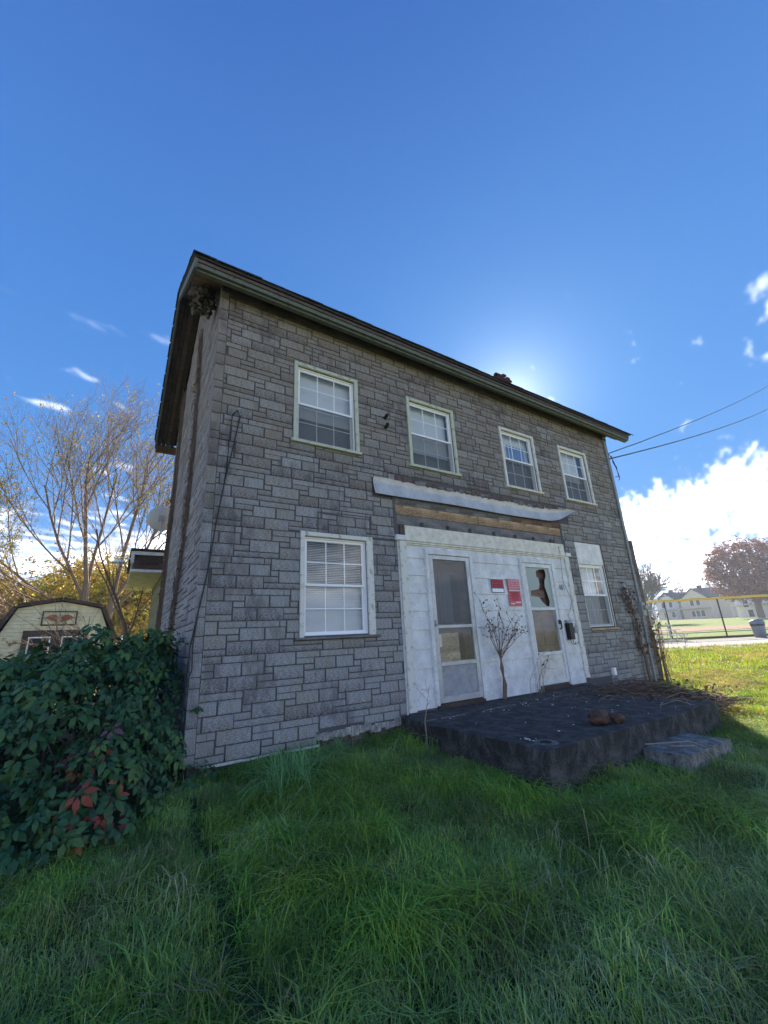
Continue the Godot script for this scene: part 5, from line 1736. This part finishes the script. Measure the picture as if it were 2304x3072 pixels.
	# mailbox
	var mbx := thing("mailbox", "black wall mailbox with its lid hanging open and two paper hooks", "mailbox", Vector3(6.44, 0.78, 0.03))
	mb = MB.new()
	mb.bevel(Vector3(-0.07, 0.0, 0.0), Vector3(0.06, 0.29, 0.085), 0.01)
	put("box", mb.mesh(), M.black, mbx)
	mb = MB.new()
	mb.prism(PackedVector2Array([Vector2(0.0, 0.29), Vector2(0.085, 0.27), Vector2(0.03, 0.345), Vector2(0.0, 0.35)]), -0.07, 0.06, Transform3D(Basis(Vector3(0, 0, 1), Vector3(0, 1, 0), Vector3(-1, 0, 0)), Vector3.ZERO))
	put("top", mb.mesh(), M.gray_metal, mbx)
	for x in [-0.035, 0.03]:
		mb = MB.new()
		mb.tube([Vector3(x, 0.01, 0.04), Vector3(x, -0.06, 0.05), Vector3(x + 0.02, -0.09, 0.07), Vector3(x + 0.04, -0.08, 0.1), Vector3(x + 0.045, -0.04, 0.11)], [0.006], 5)
		put("hook", mb.mesh(), M.black, mbx)
	mb = MB.new()
	mb.bevel(Vector3(0.1, 0.1, 0.02), Vector3(0.19, 0.2, 0.09), 0.012, Transform3D(Basis(Vector3(0, 0, 1), 0.12), Vector3.ZERO))
	put("lid", mb.mesh(), M.gray_metal, mbx)
	mb = MB.new()
	mb.tube([Vector3(0.14, 0.22, 0.04), Vector3(0.18, 0.23, 0.07), Vector3(0.22, 0.19, 0.08), Vector3(0.215, 0.15, 0.06)], [0.004], 4)
	put("wire_handle", mb.mesh(), M.gray_metal, mbx)
	# dry vines climbing the left wall, and the clump they left under the eave
	var side := func(y: float, z: float, out: float) -> Vector3: return Vector3(-0.009 * z - out, y, z)
	var runs := [[[6.5, -2.0], [5.36, -1.72], [4.0, -1.55], [2.9, -1.55], [2.15, -1.8], [1.68, -2.02], [1.2, -2.25], [0.6, -2.6], [-0.2, -2.9]], [[6.6, -4.5], [5.32, -4.45], [3.72, -4.4], [3.08, -4.6], [2.36, -4.7], [1.2, -4.8], [-0.2, -4.9]]]
	for k in 2:
		mb = MB.new()
		for j in (5 if k == 0 else 9):
			var off := rand(-0.3, 0.3) * (1.0 if k == 0 else 1.4)
			pts = []
			var rs := []
			for e in runs[k]:
				pts.append(side.call(e[0], e[1] + off * rand(0.5, 1.2) + rand(-0.08, 0.08), 0.018 + rand(0, 0.015)))
				rs.append(rand(0.004, 0.01) * (1.3 if k == 1 else 1.0))
			mb.tube(pts, rs, 5)
		for j in (420 if k == 0 else 800):
			var i: int = rng.randi() % (runs[k].size() - 1)
			var u := rng.randf()
			var e0: Array = runs[k][i]
			var e1: Array = runs[k][i + 1]
			var c: Vector3 = side.call(lerpf(e0[0], e1[0], u), lerpf(e0[1], e1[1], u) + rand(-0.22, 0.22), 0.02)
			mb.tube([c, c + Vector3(-rand(0.0, 0.05), rand(-0.15, 0.2), rand(-0.15, 0.15)), c + Vector3(-rand(0.0, 0.06), rand(-0.25, 0.3), rand(-0.25, 0.25))], [0.005, 0.004, 0.002], 3)
		var v := thing("dead_vine", ["dead vine stems climbing the middle of the left wall", "thick dead vine growth along the rear edge of the left wall"][k], "vine", Vector3.ZERO)
		put("stems", mb.mesh(), M.vine, v)
		var where := []
		var cols := []
		for j in (14 if k == 0 else 70):
			var i: int = rng.randi() % (runs[k].size() - 1)
			var e0: Array = runs[k][i]
			var p: Vector3 = side.call(e0[0] + rand(-0.5, 0.5), e0[1] + rand(-0.25, 0.25), rand(0.02, 0.08))
			where.append(Transform3D(Basis.from_euler(Vector3(rand(-1, 1), rand(0, TAU), rand(-1, 1))).scaled(Vector3.ONE * rand(0.05, 0.09)), p))
			cols.append(Color(0.16, 0.2, 0.08) if p.y > 4.4 and k == 1 and rng.randf() < 0.7 else Color(0.3, 0.2, 0.12))
		scatter("leaves", leaf_mesh(1.0, 0.7), M.dead_leaf, where, cols, v)
	var nest := thing("vine_clump", "ragged clump of dry leaves hanging under the left eave corner", "dry leaves", Vector3(-0.2, 5.82, -0.36))
	var where := []
	var cols := []
	for k in 420:
		var d := Vector3(rng.randfn(), rng.randfn(), rng.randfn()).normalized() * pow(rng.randf(), 0.4)
		where.append(Transform3D(Basis.from_euler(Vector3(rand(-1.5, 1.5), rand(0, TAU), rand(-1.5, 1.5))).scaled(Vector3.ONE * rand(0.04, 0.09)), Vector3(d.x * 0.16, d.y * 0.26 - 0.04, d.z * 0.24)))
		var g := rand(0.05, 0.15)
		cols.append(Color(g * 1.1, g, g * 0.75))
	scatter("leaves", leaf_mesh(1.0, 0.8), M.dead_leaf, where, cols, nest)
	put("core", rock(0.14, 71), M.soffit, nest)

# ---------------------------------------------------------------- the creeper hedge, weeds and the lawn
func hedge_top(x: float, z: float) -> float:     # height of the leafy mound over the ground; below zero where there is none
	var n := lumps.get_noise_2d(x * 2.2 + 7.0, z * 2.2) * 0.45 + lumps.get_noise_2d(x * 7.0, z * 7.0 + 30.0) * 0.2
	var front := lerpf(1.35, 0.28, smoothstep(-0.75, 0.2, x))       # where the mound meets the lawn
	var u := (front - z) / 1.5
	var h := 1.2 * (1.0 - pow(1.0 - clampf(u, 0.0, 1.0), 1.35)) if u > 0.0 else -1.0
	h -= 0.16 * smoothstep(-1.0, -1.7, x)
	h *= smoothstep(0.4, -0.02, x)
	h *= 1.0 - 0.55 * smoothstep(-2.3, -3.2, z)
	return h + n * clampf(u * 2.0, 0.2, 1.0)

func make_bush() -> void:
	var b := thing("creeper_hedge", "dense dark green creeper hedge at the left end of the house", "hedge", Vector3(-1.0, -0.25, -0.6))
	var mb := MB.new()
	var kinds := []
	for k in 4:         # a spray of three to five leaflets
		mb = MB.new()
		var n: int = [5, 3, 4, 5][k]
		var v: PackedVector3Array = leaf_mesh(rand(0.085, 0.1), rand(0.045, 0.053)).surface_get_arrays(0)[Mesh.ARRAY_VERTEX]
		for j in n:
			var a := lerpf(-1.75, 1.75, float(j) / (n - 1))
			var x := Transform3D(Basis(Vector3.UP, a) * Basis(Vector3.RIGHT, rand(0.15, 0.5)) * Basis(Vector3.FORWARD, rand(-0.25, 0.25)), Vector3.ZERO)
			var f := 1.0 - 0.28 * absf(a) / 1.75
			for p in v: mb.v.append(x * (p * f + Vector3(0, 0, 0.022)))
			mb.tri(Vector3.ZERO, x * Vector3(0, 0, 0.022), x * Vector3(0.0015, 0, 0.012))
		kinds.append(mb.mesh())
	var greens := [Color(0.035, 0.1, 0.034), Color(0.028, 0.085, 0.034), Color(0.058, 0.125, 0.034), Color(0.024, 0.07, 0.032)]
	var paints := []
	for g in greens: paints.append(leafy(g.linear_to_srgb(), Color(0.22, 0.3, 0.1), 0.42))
	for g in [lin(0.22, 0.05, 0.03), lin(0.22, 0.09, 0.03), lin(0.12, 0.06, 0.08)]: paints.append(leafy(g, Color(0.3, 0.2, 0.1), 0.5))
	var found := []
	var tries := 0
	while found.size() < 8200 and tries < 60000:
		tries += 1
		var x := rand(-5.2, 0.38)
		var z := rand(-3.4, 1.25)
		var h := hedge_top(x, z)
		if h < 0.05 or (x > -0.06 and z < 0.06): continue
		if lumps.get_noise_3d(x * 6.0, h * 9.0, z * 6.0) > 0.3 and rng.randf() < 0.85: continue      # dark gaps
		var depth := pow(rng.randf(), 1.8) * 0.34
		if rng.randf() < 0.16: depth = rand(0, h)
		var y := h - depth
		if y < 0.02: continue
		var e := 0.06
		var n := Vector3(hedge_top(x - e, z) - hedge_top(x + e, z), 2 * e * 1.1, hedge_top(x, z - e) - hedge_top(x, z + e)).normalized()
		if n.z > 0.3 and rng.randf() < 0.25: n = Vector3(n.x, n.y * 0.5, n.z).normalized()
		found.append([Vector3(x, ground_at(x, z) + y, z) + n * rand(-0.03, 0.05), n, depth])
	var eye := Transform3D(Basis.from_euler(Vector3(deg_to_rad(TURN.x), deg_to_rad(TURN.y), deg_to_rad(TURN.z))), EYE).affine_inverse()
	for f in found:
		var c: Vector3 = eye * f[0]
		f.append((-c.z + f[2] * 4.0) if c.z < -0.4 and absf(c.x) < -c.z * 0.95 and absf(c.y) < -c.z * 1.25 else 99.0)
	found.sort_custom(func(p, q): return p[3] < q[3])
	var where := [[], [], [], []]
	var cols := [[], [], [], []]
	for i in found.size():
		var f: Array = found[i]
		var n: Vector3 = f[1]
		var down := Vector3(n.x + rand(-0.5, 0.5), -0.35 + rand(-0.4, 0.3), n.z + rand(-0.5, 0.5))
		var zax := (down - n * down.dot(n) * 0.7).normalized()
		var yax := (n + Vector3(rand(-0.4, 0.4), rand(-0.2, 0.5), rand(-0.4, 0.4))).normalized()
		var xax := yax.cross(zax).normalized()
		yax = zax.cross(xax).normalized()
		var x := Transform3D(Basis(xax, yax, zax).scaled(Vector3.ONE * rand(0.75, 1.25)), f[0] - b.position)
		var k := rng.randi() % 4
		var warm: float = Vector2(f[0].x + 0.72, f[0].z - 1.0).length()
		var p := rng.randi() % 4
		if warm < 0.2 and f[0].y < 0.1 and rng.randf() < 0.5: p = 4 + rng.randi() % 2
		elif Vector2(f[0].x + 0.8, f[0].z - 0.72).length() < 0.16 and rng.randf() < 0.3: p = 6
		if i < 290:
			var o := put("leaf", kinds[k], paints[p], b)
			o.transform = x
			if p >= 4: o.set_meta("label", "leaf turned red" if p < 6 else "leaf turned purple")
		else:
			where[k].append(x)
			var c: Color = greens[p % 4] if p < 4 else Color(0.3, 0.08, 0.03)
			cols[k].append(c * rand(0.75, 1.3))
	for k in 26:        # stray shoots that stand out of the mass
		var x := rand(-2.6, 0.1)
		var z := rand(-1.6, 1.1)
		var h := hedge_top(x, z)
		if h < 0.15: continue
		var base := Vector3(x, ground_at(x, z) + h - 0.05, z)
		var d := Vector3(rand(-0.5, 0.5), rand(0.2, 0.9), rand(0.0, 0.8)).normalized() * rand(0.15, 0.32)
		var pts := [base, base + d * 0.6 + Vector3(0, 0.02, 0), base + d * 1.1 - Vector3(0, 0.03, 0)]
		mb = MB.new()
		mb.tube([pts[0] - b.position, pts[1] - b.position, pts[2] - b.position], [0.004, 0.003, 0.002], 4)
		put("shoot", mb.mesh(), M.twig, b)
		for j in 5:
			var at: Vector3 = pts[1].lerp(pts[2], j / 4.0) - b.position
			where[j % 4].append(Transform3D(Basis.from_euler(Vector3(rand(-0.2, 0.7), rand(0, TAU), rand(-0.3, 0.3))).scaled(Vector3.ONE * rand(0.5, 0.95)), at))
			cols[j % 4].append(greens[rng.randi() % 4] * rand(0.9, 1.5))
	for k in 4: scatter("leaves", kinds[k], M.leaf, where[k], cols[k], b)
	mb = MB.new()
	for k in 90:
		var x := rand(-4.5, 0.0)
		var z := rand(-3.0, 0.9)
		var h := hedge_top(x, z)
		if h < 0.2: continue
		var g := ground_at(x, z)
		mb.tube([Vector3(x, g - 0.05, z) - b.position, Vector3(x + rand(-0.06, 0.06), g + h * 0.4, z - 0.06) - b.position, Vector3(x + rand(-0.15, 0.15), g + h * 0.75, z - rand(0.1, 0.3)) - b.position], [0.008, 0.006, 0.003], 4)
	put("stems", mb.mesh(), M.twig, b)

func dry_plant(called: String, label: String, at: Vector3, stems: Array, leaves: int, lsize: float, m: Material, colors: Array) -> void:
	var t := thing(called, label, "plant", at)
	var mb := MB.new()
	var tips := []
	for s in stems:
		var pts: Array = s[0]
		mb.tube(pts, s[1], 5)
		for k in range(maxi(1, s[2]), pts.size()):
			var n: int = s[3]
			for j in n:
				var base: Vector3 = pts[k - 1].lerp(pts[k], rng.randf())
				var d := Vector3(rand(-1, 1), rand(-0.1, 1.0), rand(-0.5, 0.6)).normalized()
				var l := rand(0.06, 0.2)
				var mid := base + d * l * 0.5 + Vector3(0, rand(-0.01, 0.02), 0)
				var end := base + d * l + Vector3(rand(-0.03, 0.03), 0.03, 0)
				mb.tube([base, mid, end], [0.0035, 0.0028, 0.0015], 3)
				tips.append(mid); tips.append(end)
	put("stems", mb.mesh(), m, t)
	if leaves and tips.size():
		var where := []
		var cols := []
		for k in leaves:
			var p: Vector3 = tips[rng.randi() % tips.size()]
			where.append(Transform3D(Basis.from_euler(Vector3(rand(0.4, 1.6), rand(0, TAU), rand(-0.6, 0.6))).scaled(Vector3.ONE * lsize * rand(0.6, 1.3)), p))
			cols.append(colors[rng.randi() % colors.size()])
		scatter("leaves", leaf_mesh(1.0, 0.5), M.dead_leaf, where, cols, t)

func make_weeds() -> void:
	var brown := [Color(0.12, 0.06, 0.045), Color(0.17, 0.09, 0.06), Color(0.09, 0.05, 0.05)]
	var V := func(x: float, y: float, z: float) -> Vector3: return Vector3(x, y, z)
	# the dead shrub growing at the foot of the white panel
	var st := []
	for k in 5:
		var o := rand(-0.03, 0.03)
		st.append([[Vector3(o, 0, 0), Vector3(0.02 + o, 0.2, 0.02), Vector3(0.015 - o, 0.45, 0.015), Vector3(0.0 + o, 0.66, 0.02)], [0.016, 0.018, 0.013, 0.011], 9, 0])
	for e in [[-0.37, 1.5], [-0.26, 1.2], [-0.22, 1.0], [0.0, 1.38], [0.12, 1.12], [0.3, 1.2], [0.5, 1.22], [0.42, 1.02], [0.25, 0.92], [-0.1, 1.1], [0.55, 0.98]]:
		var mid := Vector3(e[0] * rand(0.2, 0.6) + rand(-0.03, 0.03), lerpf(0.64, e[1], 0.45), 0.03 + rand(0, 0.06))
		st.append([[Vector3(0, 0.62 + rand(-0.08, 0.04), 0.02), mid, Vector3(e[0] * 0.8, lerpf(0.64, e[1], 0.78), 0.06), Vector3(e[0], e[1], 0.06 + rand(0, 0.08))], [0.007, 0.005, 0.004, 0.002], 2, 3])
	dry_plant("dead_shrub", "dead brown shrub standing before the white panel between the doors", Vector3(4.46, -0.01, 0.1), st, 260, 0.035, M.twig, brown)
	st = []
	for k in 7:
		var x := rand(-0.25, 0.25)
		st.append([[Vector3(x, 0, 0), Vector3(x + rand(-0.05, 0.12), 0.2, 0.02), Vector3(x + rand(0.0, 0.3), rand(0.3, 0.62), 0.05), Vector3(x + rand(0.1, 0.45), rand(0.3, 0.7), 0.08)], [0.005, 0.004, 0.003, 0.002], 3, 1])
	dry_plant("dry_weed", "thin dry weed stalks at the left foot of the right storm door", Vector3(5.15, -0.01, 0.12), st, 16, 0.04, M.pale_twig, brown)
	# dead vine stem climbing the right end of the front wall
	st = []
	for k in 6:
		var o := rand(-0.05, 0.05)
		st.append([[Vector3(0.02, 0, 0.1), Vector3(0.1 + o, 0.3, 0.06), Vector3(0.12 + o, 0.65, 0.05), Vector3(0.03 + o, 1.0, 0.05), Vector3(0.06 - o, 1.35, 0.04), Vector3(-0.02 + o * 3, 1.75, 0.04), Vector3(-0.12 + o * 5, 2.1 + o * 3, 0.03)], [0.028, 0.022, 0.018, 0.014, 0.01, 0.006, 0.003], 3, 5])
	dry_plant("dead_climber", "dead brown climber with curled leaves at the right end of the front wall", Vector3(8.75, -0.3, 0.03), st, 230, 0.07, M.vine, [Color(0.2, 0.12, 0.09), Color(0.27, 0.18, 0.13), Color(0.14, 0.09, 0.08)])
	st = []
	for k in 8:
		var o := rand(-0.1, 0.1)
		st.append([[Vector3(o, 0, o), Vector3(o * 1.5 + 0.05, 0.5, 0), Vector3(o * 2.4 + 0.03, 1.0, 0.02), Vector3(o * 4.0, 1.4 + o * 2, 0.03)], [0.012, 0.009, 0.006, 0.003], 2, 4])
	dry_plant("dead_climber", "dry leafy stems hugging the dark board at the right house corner", Vector3(9.35, -0.35, 0.12), st, 170, 0.06, M.vine, [Color(0.2, 0.13, 0.09), Color(0.28, 0.19, 0.14)])
	# sunlit dry stalks just past the corner
	st = []
	for k in 22:
		var o := Vector3(rand(-0.6, 0.7), 0, rand(-0.6, 0.5))
		var lean := Vector3(rand(-0.15, 0.2), 0, rand(-0.15, 0.15))
		var h := rand(0.5, 1.25)
		st.append([[o, o + lean * 0.4 + Vector3(0, h * 0.4, 0), o + lean + Vector3(0, h * 0.8, 0), o + lean * 1.5 + Vector3(0, h, 0)], [0.006, 0.005, 0.004, 0.002], 2, 3])
	dry_plant("dry_weed", "sunlit tan dry stalks just past the right house corner", Vector3(10.9, height(10.9, -0.5), -0.5), st, 90, 0.05, M.pale_twig, [Color(0.4, 0.28, 0.15), Color(0.3, 0.2, 0.1)])
	st = [[[Vector3(0, 0, 0), Vector3(0.01, 0.18, 0), Vector3(-0.005, 0.36, 0.01), Vector3(0.06, 0.62, 0.02), Vector3(0.09, 0.75, 0.03)], [0.007, 0.009, 0.006, 0.003, 0.002], 3, 2]]
	dry_plant("dry_weed", "single pale dead stalk at the left edge of the porch", Vector3(2.52, -0.35, 0.62), st, 6, 0.02, M.pale_twig, brown)
	st = [[[Vector3(0, 0, 0), Vector3(0.01, 0.13, 0), Vector3(0.0, 0.27, 0.0)], [0.002, 0.002, 0.003], 9, 0]]
	dry_plant("dry_weed", "single tan grass stalk standing in the lawn right of centre", Vector3(2.02, ground_at(2.02, 2.95), 2.95), st, 0, 0.02, M.pale_twig, brown)
	# tangle of dead stems on the right of the porch
	var t := thing("brush_pile", "tangle of dead grey-brown stems over the right side of the porch", "brush", Vector3(6.6, -0.1, 1.0))
	var mb := MB.new()
	for k in 1500:
		var c := Vector3(rand(-1.1, 1.1), 0, rand(-0.75, 1.05))
		var hill := 0.3 * exp(-pow((c.x - 0.2) / 0.9, 2.0) - pow((c.z + 0.1) / 0.7, 2.0))
		c.y = rand(-0.04, 0.03 + hill)
		if c.x + 6.6 > 6.1: c.y -= 0.1
		var a := rand(0, TAU)
		var l := rand(0.12, 0.55)
		var d := Vector3(cos(a), rand(-0.1, 0.3), sin(a)) * l
		var bend := Vector3(-d.z, rand(0.0, 0.3) * l, d.x) * rand(-0.5, 0.5)
		mb.tube([c - d * 0.5, c + bend * 0.6, c + d * 0.5 + Vector3(0, -0.03, 0)], [rand(0.003, 0.006), rand(0.003, 0.006), 0.002], 3)
	tag(put("stems", mb.mesh(), M.twig, t), "", "", "", "stuff")
	mb = MB.new()
	for k in 90:
		var c := Vector3(rand(-1.4, 1.2), rand(-0.06, 0.12), rand(-0.9, 1.2))
		var a := rand(0, TAU)
		var d := Vector3(cos(a), rand(-0.1, 0.25), sin(a)) * rand(0.1, 0.35)
		mb.tube([c - d, c + Vector3(0, rand(0, 0.08), 0), c + d], [0.003, 0.004, 0.0015], 3)
	tag(put("dry_straw", mb.mesh(), M.pale_twig, t), "", "", "", "stuff")
	var where := []
	var cols := []
	for k in 120:
		where.append(Transform3D(Basis.from_euler(Vector3(rand(-1, 1), rand(0, TAU), rand(-1, 1))).scaled(Vector3.ONE * rand(0.04, 0.09)), Vector3(rand(-1.2, 1.2), rand(-0.02, 0.12), rand(-0.8, 1.0))))
		cols.append([Color(0.26, 0.12, 0.05), Color(0.2, 0.13, 0.09), Color(0.13, 0.09, 0.07)][rng.randi() % 3])
	scatter("leaves", leaf_mesh(1.0, 0.8), M.dead_leaf, where, cols, t)
	# a few sticks on the step
	mb = MB.new()
	for e in [[Vector3(4.02, -0.2, 2.35), Vector3(4.35, -0.18, 2.62), Vector3(4.5, -0.28, 2.85)], [Vector3(4.2, -0.22, 2.5), Vector3(4.28, -0.2, 2.7), Vector3(4.15, -0.26, 2.85)]]:
		mb.tube(e, [0.007, 0.006, 0.003], 4)
	tag(put("pale_stick", mb.mesh(), M.pale_twig), "pale dry sticks lying at the front left of the concrete step", "stick")

func grass_tuft(blades: int, spread: float, lo: float, hi: float, w: float, lean: float) -> ArrayMesh:
	var mb := MB.new()
	for k in blades:
		var o := Vector3(rand(-1, 1), 0, rand(-1, 1)) * spread
		var a := rand(0, TAU)
		var out := Vector3(cos(a), 0, sin(a))
		var h := rand(lo, hi)
		var bend := rand(0.1, 1.0) * lean
		var side := Vector3(-out.z, 0, out.x) * w * 0.5 * rand(0.7, 1.3)
		var p := [o, o + out * h * bend * 0.2 + Vector3(0, h * 0.45, 0), o + out * h * bend * 0.62 + Vector3(0, h * (0.82 - 0.22 * bend), 0), o + out * h * bend * 1.15 + Vector3(0, h * (1.0 - 0.5 * bend), 0)]
		mb.quad(p[0] - side, p[0] + side, p[1] + side * 0.85, p[1] - side * 0.85)
		mb.quad(p[1] - side * 0.85, p[1] + side * 0.85, p[2] + side * 0.55, p[2] - side * 0.55)
		mb.tri(p[2] - side * 0.55, p[2] + side * 0.55, p[3])
	return mb.mesh()

func make_grass() -> void:
	var kinds := [grass_tuft(16, 0.08, 0.04, 0.105, 0.0042, 1.2), grass_tuft(14, 0.075, 0.06, 0.15, 0.0045, 1.6), grass_tuft(11, 0.09, 0.08, 0.22, 0.006, 2.0), grass_tuft(22, 0.16, 0.05, 0.13, 0.011, 1.0), grass_tuft(26, 0.4, 0.06, 0.16, 0.03, 1.0)]
	var where := [[], [], [], [], []]
	var cols := [[], [], [], [], []]
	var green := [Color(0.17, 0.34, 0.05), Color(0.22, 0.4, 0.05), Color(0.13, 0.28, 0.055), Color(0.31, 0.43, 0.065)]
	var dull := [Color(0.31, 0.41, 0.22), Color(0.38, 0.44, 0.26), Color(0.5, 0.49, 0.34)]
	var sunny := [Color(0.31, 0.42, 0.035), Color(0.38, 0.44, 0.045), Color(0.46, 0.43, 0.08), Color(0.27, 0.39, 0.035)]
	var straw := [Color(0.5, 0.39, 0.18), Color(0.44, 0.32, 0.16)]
	var rings := [[1.0, 4.2, 640.0], [4.2, 8.0, 430.0], [8.0, 14.0, 90.0], [14.0, 27.0, 16.0]]
	for r in rings:
		var count := int(r[2] * 0.5 * deg_to_rad(150.0) * (r[1] * r[1] - r[0] * r[0]))
		for k in count:
			var az := deg_to_rad(33.0) + deg_to_rad(rand(-75.0, 75.0))
			var d := sqrt(rand(r[0] * r[0], r[1] * r[1]))
			var x := EYE.x + sin(az) * d
			var z := EYE.z - cos(az) * d
			if x > -0.05 and x < W + 0.15 and z < 0.03 and z > -D - 0.2: continue
			if x > 2.6 and x < 6.12 and z < 2.28 and z > -0.1: continue
			if x > 4.08 and x < 5.1 and z < 2.7 and z > 2.2: continue
			if r[0] >= 8.0 and x < 6.0: continue
			var s := 0.545 * (x + 0.7) - 0.839 * (z - 4.96)
			if s > 19.4: continue
			if hedge_top(x, z) > 0.25: continue
			if rng.randf() < gap(x, z) * 0.99: continue
			var patch := lumps.get_noise_2d(x * 1.3 + 11.0, z * 1.3)
			var fine := lumps.get_noise_2d(x * 5.0, z * 5.0 + 70.0)
			var kind := 0 if d < 8.0 else 3 if d < 14.0 else 4
			if d < 8.0:
				var tall := patch + 0.5 * fine
				if tall > 0.12: kind = 1
				if tall > 0.42 or rng.randf() < 0.03: kind = 2
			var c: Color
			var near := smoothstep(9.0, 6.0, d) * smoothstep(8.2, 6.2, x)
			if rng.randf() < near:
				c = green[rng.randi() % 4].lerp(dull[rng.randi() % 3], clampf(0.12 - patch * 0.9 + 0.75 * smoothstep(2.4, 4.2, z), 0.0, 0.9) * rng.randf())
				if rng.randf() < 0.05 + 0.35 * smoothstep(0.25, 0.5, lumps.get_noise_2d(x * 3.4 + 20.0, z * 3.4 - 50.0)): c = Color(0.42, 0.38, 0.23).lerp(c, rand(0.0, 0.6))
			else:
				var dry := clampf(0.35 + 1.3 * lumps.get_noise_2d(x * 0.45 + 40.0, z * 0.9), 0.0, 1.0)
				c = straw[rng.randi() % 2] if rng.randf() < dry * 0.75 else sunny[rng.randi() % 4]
			var f := rand(0.75, 1.25) * clampf(0.95 + 0.7 * lumps.get_noise_2d(x * 2.6 + 90.0, z * 2.6), 0.55, 1.35)
			var y := ground_at(x, z) if absf(x) < 11.0 and z > -1.0 and z < 5.6 else height(x, z)
			var size := rand(0.75, 1.2)
			if near < 0.5: size *= 0.8
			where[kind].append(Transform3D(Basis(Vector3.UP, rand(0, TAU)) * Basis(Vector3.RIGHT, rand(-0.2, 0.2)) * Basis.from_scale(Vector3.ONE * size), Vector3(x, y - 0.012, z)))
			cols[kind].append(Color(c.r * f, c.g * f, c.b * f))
	var lawn := thing("grass", "uncut lawn grass round the house", "grass", Vector3.ZERO)
	lawn.set_meta("kind", "stuff")
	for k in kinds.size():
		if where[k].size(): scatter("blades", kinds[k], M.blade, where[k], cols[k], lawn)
	# long arching tufts that stand out of the lawn
	var long := grass_tuft(60, 0.07, 0.22, 0.5, 0.009, 1.7)
	var spots := [[0.72, 0.75], [0.95, 0.6], [0.62, 1.0], [1.25, 0.35], [0.85, 0.95], [1.6, 0.2], [2.9, 2.75]]
	for k in spots.size():
		var o := put("grass_clump", long, leafy(lin(0.14, 0.31, 0.12), Color(0.5, 0.6, 0.3), 0.5))
		var q: Array = spots[k]
		o.transform = Transform3D(Basis(Vector3.UP, k * 1.3).scaled(Vector3.ONE * [1.0, 0.8, 0.9, 0.75, 1.05, 0.6, 0.55][k]), Vector3(q[0], ground_at(q[0], q[1]), q[1]))
		tag(o, ["long arching grass clump in the lawn before the lower left window, leftmost but one", "long grass clump nearest the wall in the group left of the porch", "leftmost long grass clump, trailing towards the hedge", "tall grass clump against the wall below the lower left window", "long grass clump nearest the viewer in the group left of the porch", "small grass clump at the mortar patch left of the porch", "small grass clump in the lawn before the porch front corner"][k], "grass clump", "long grass clumps")
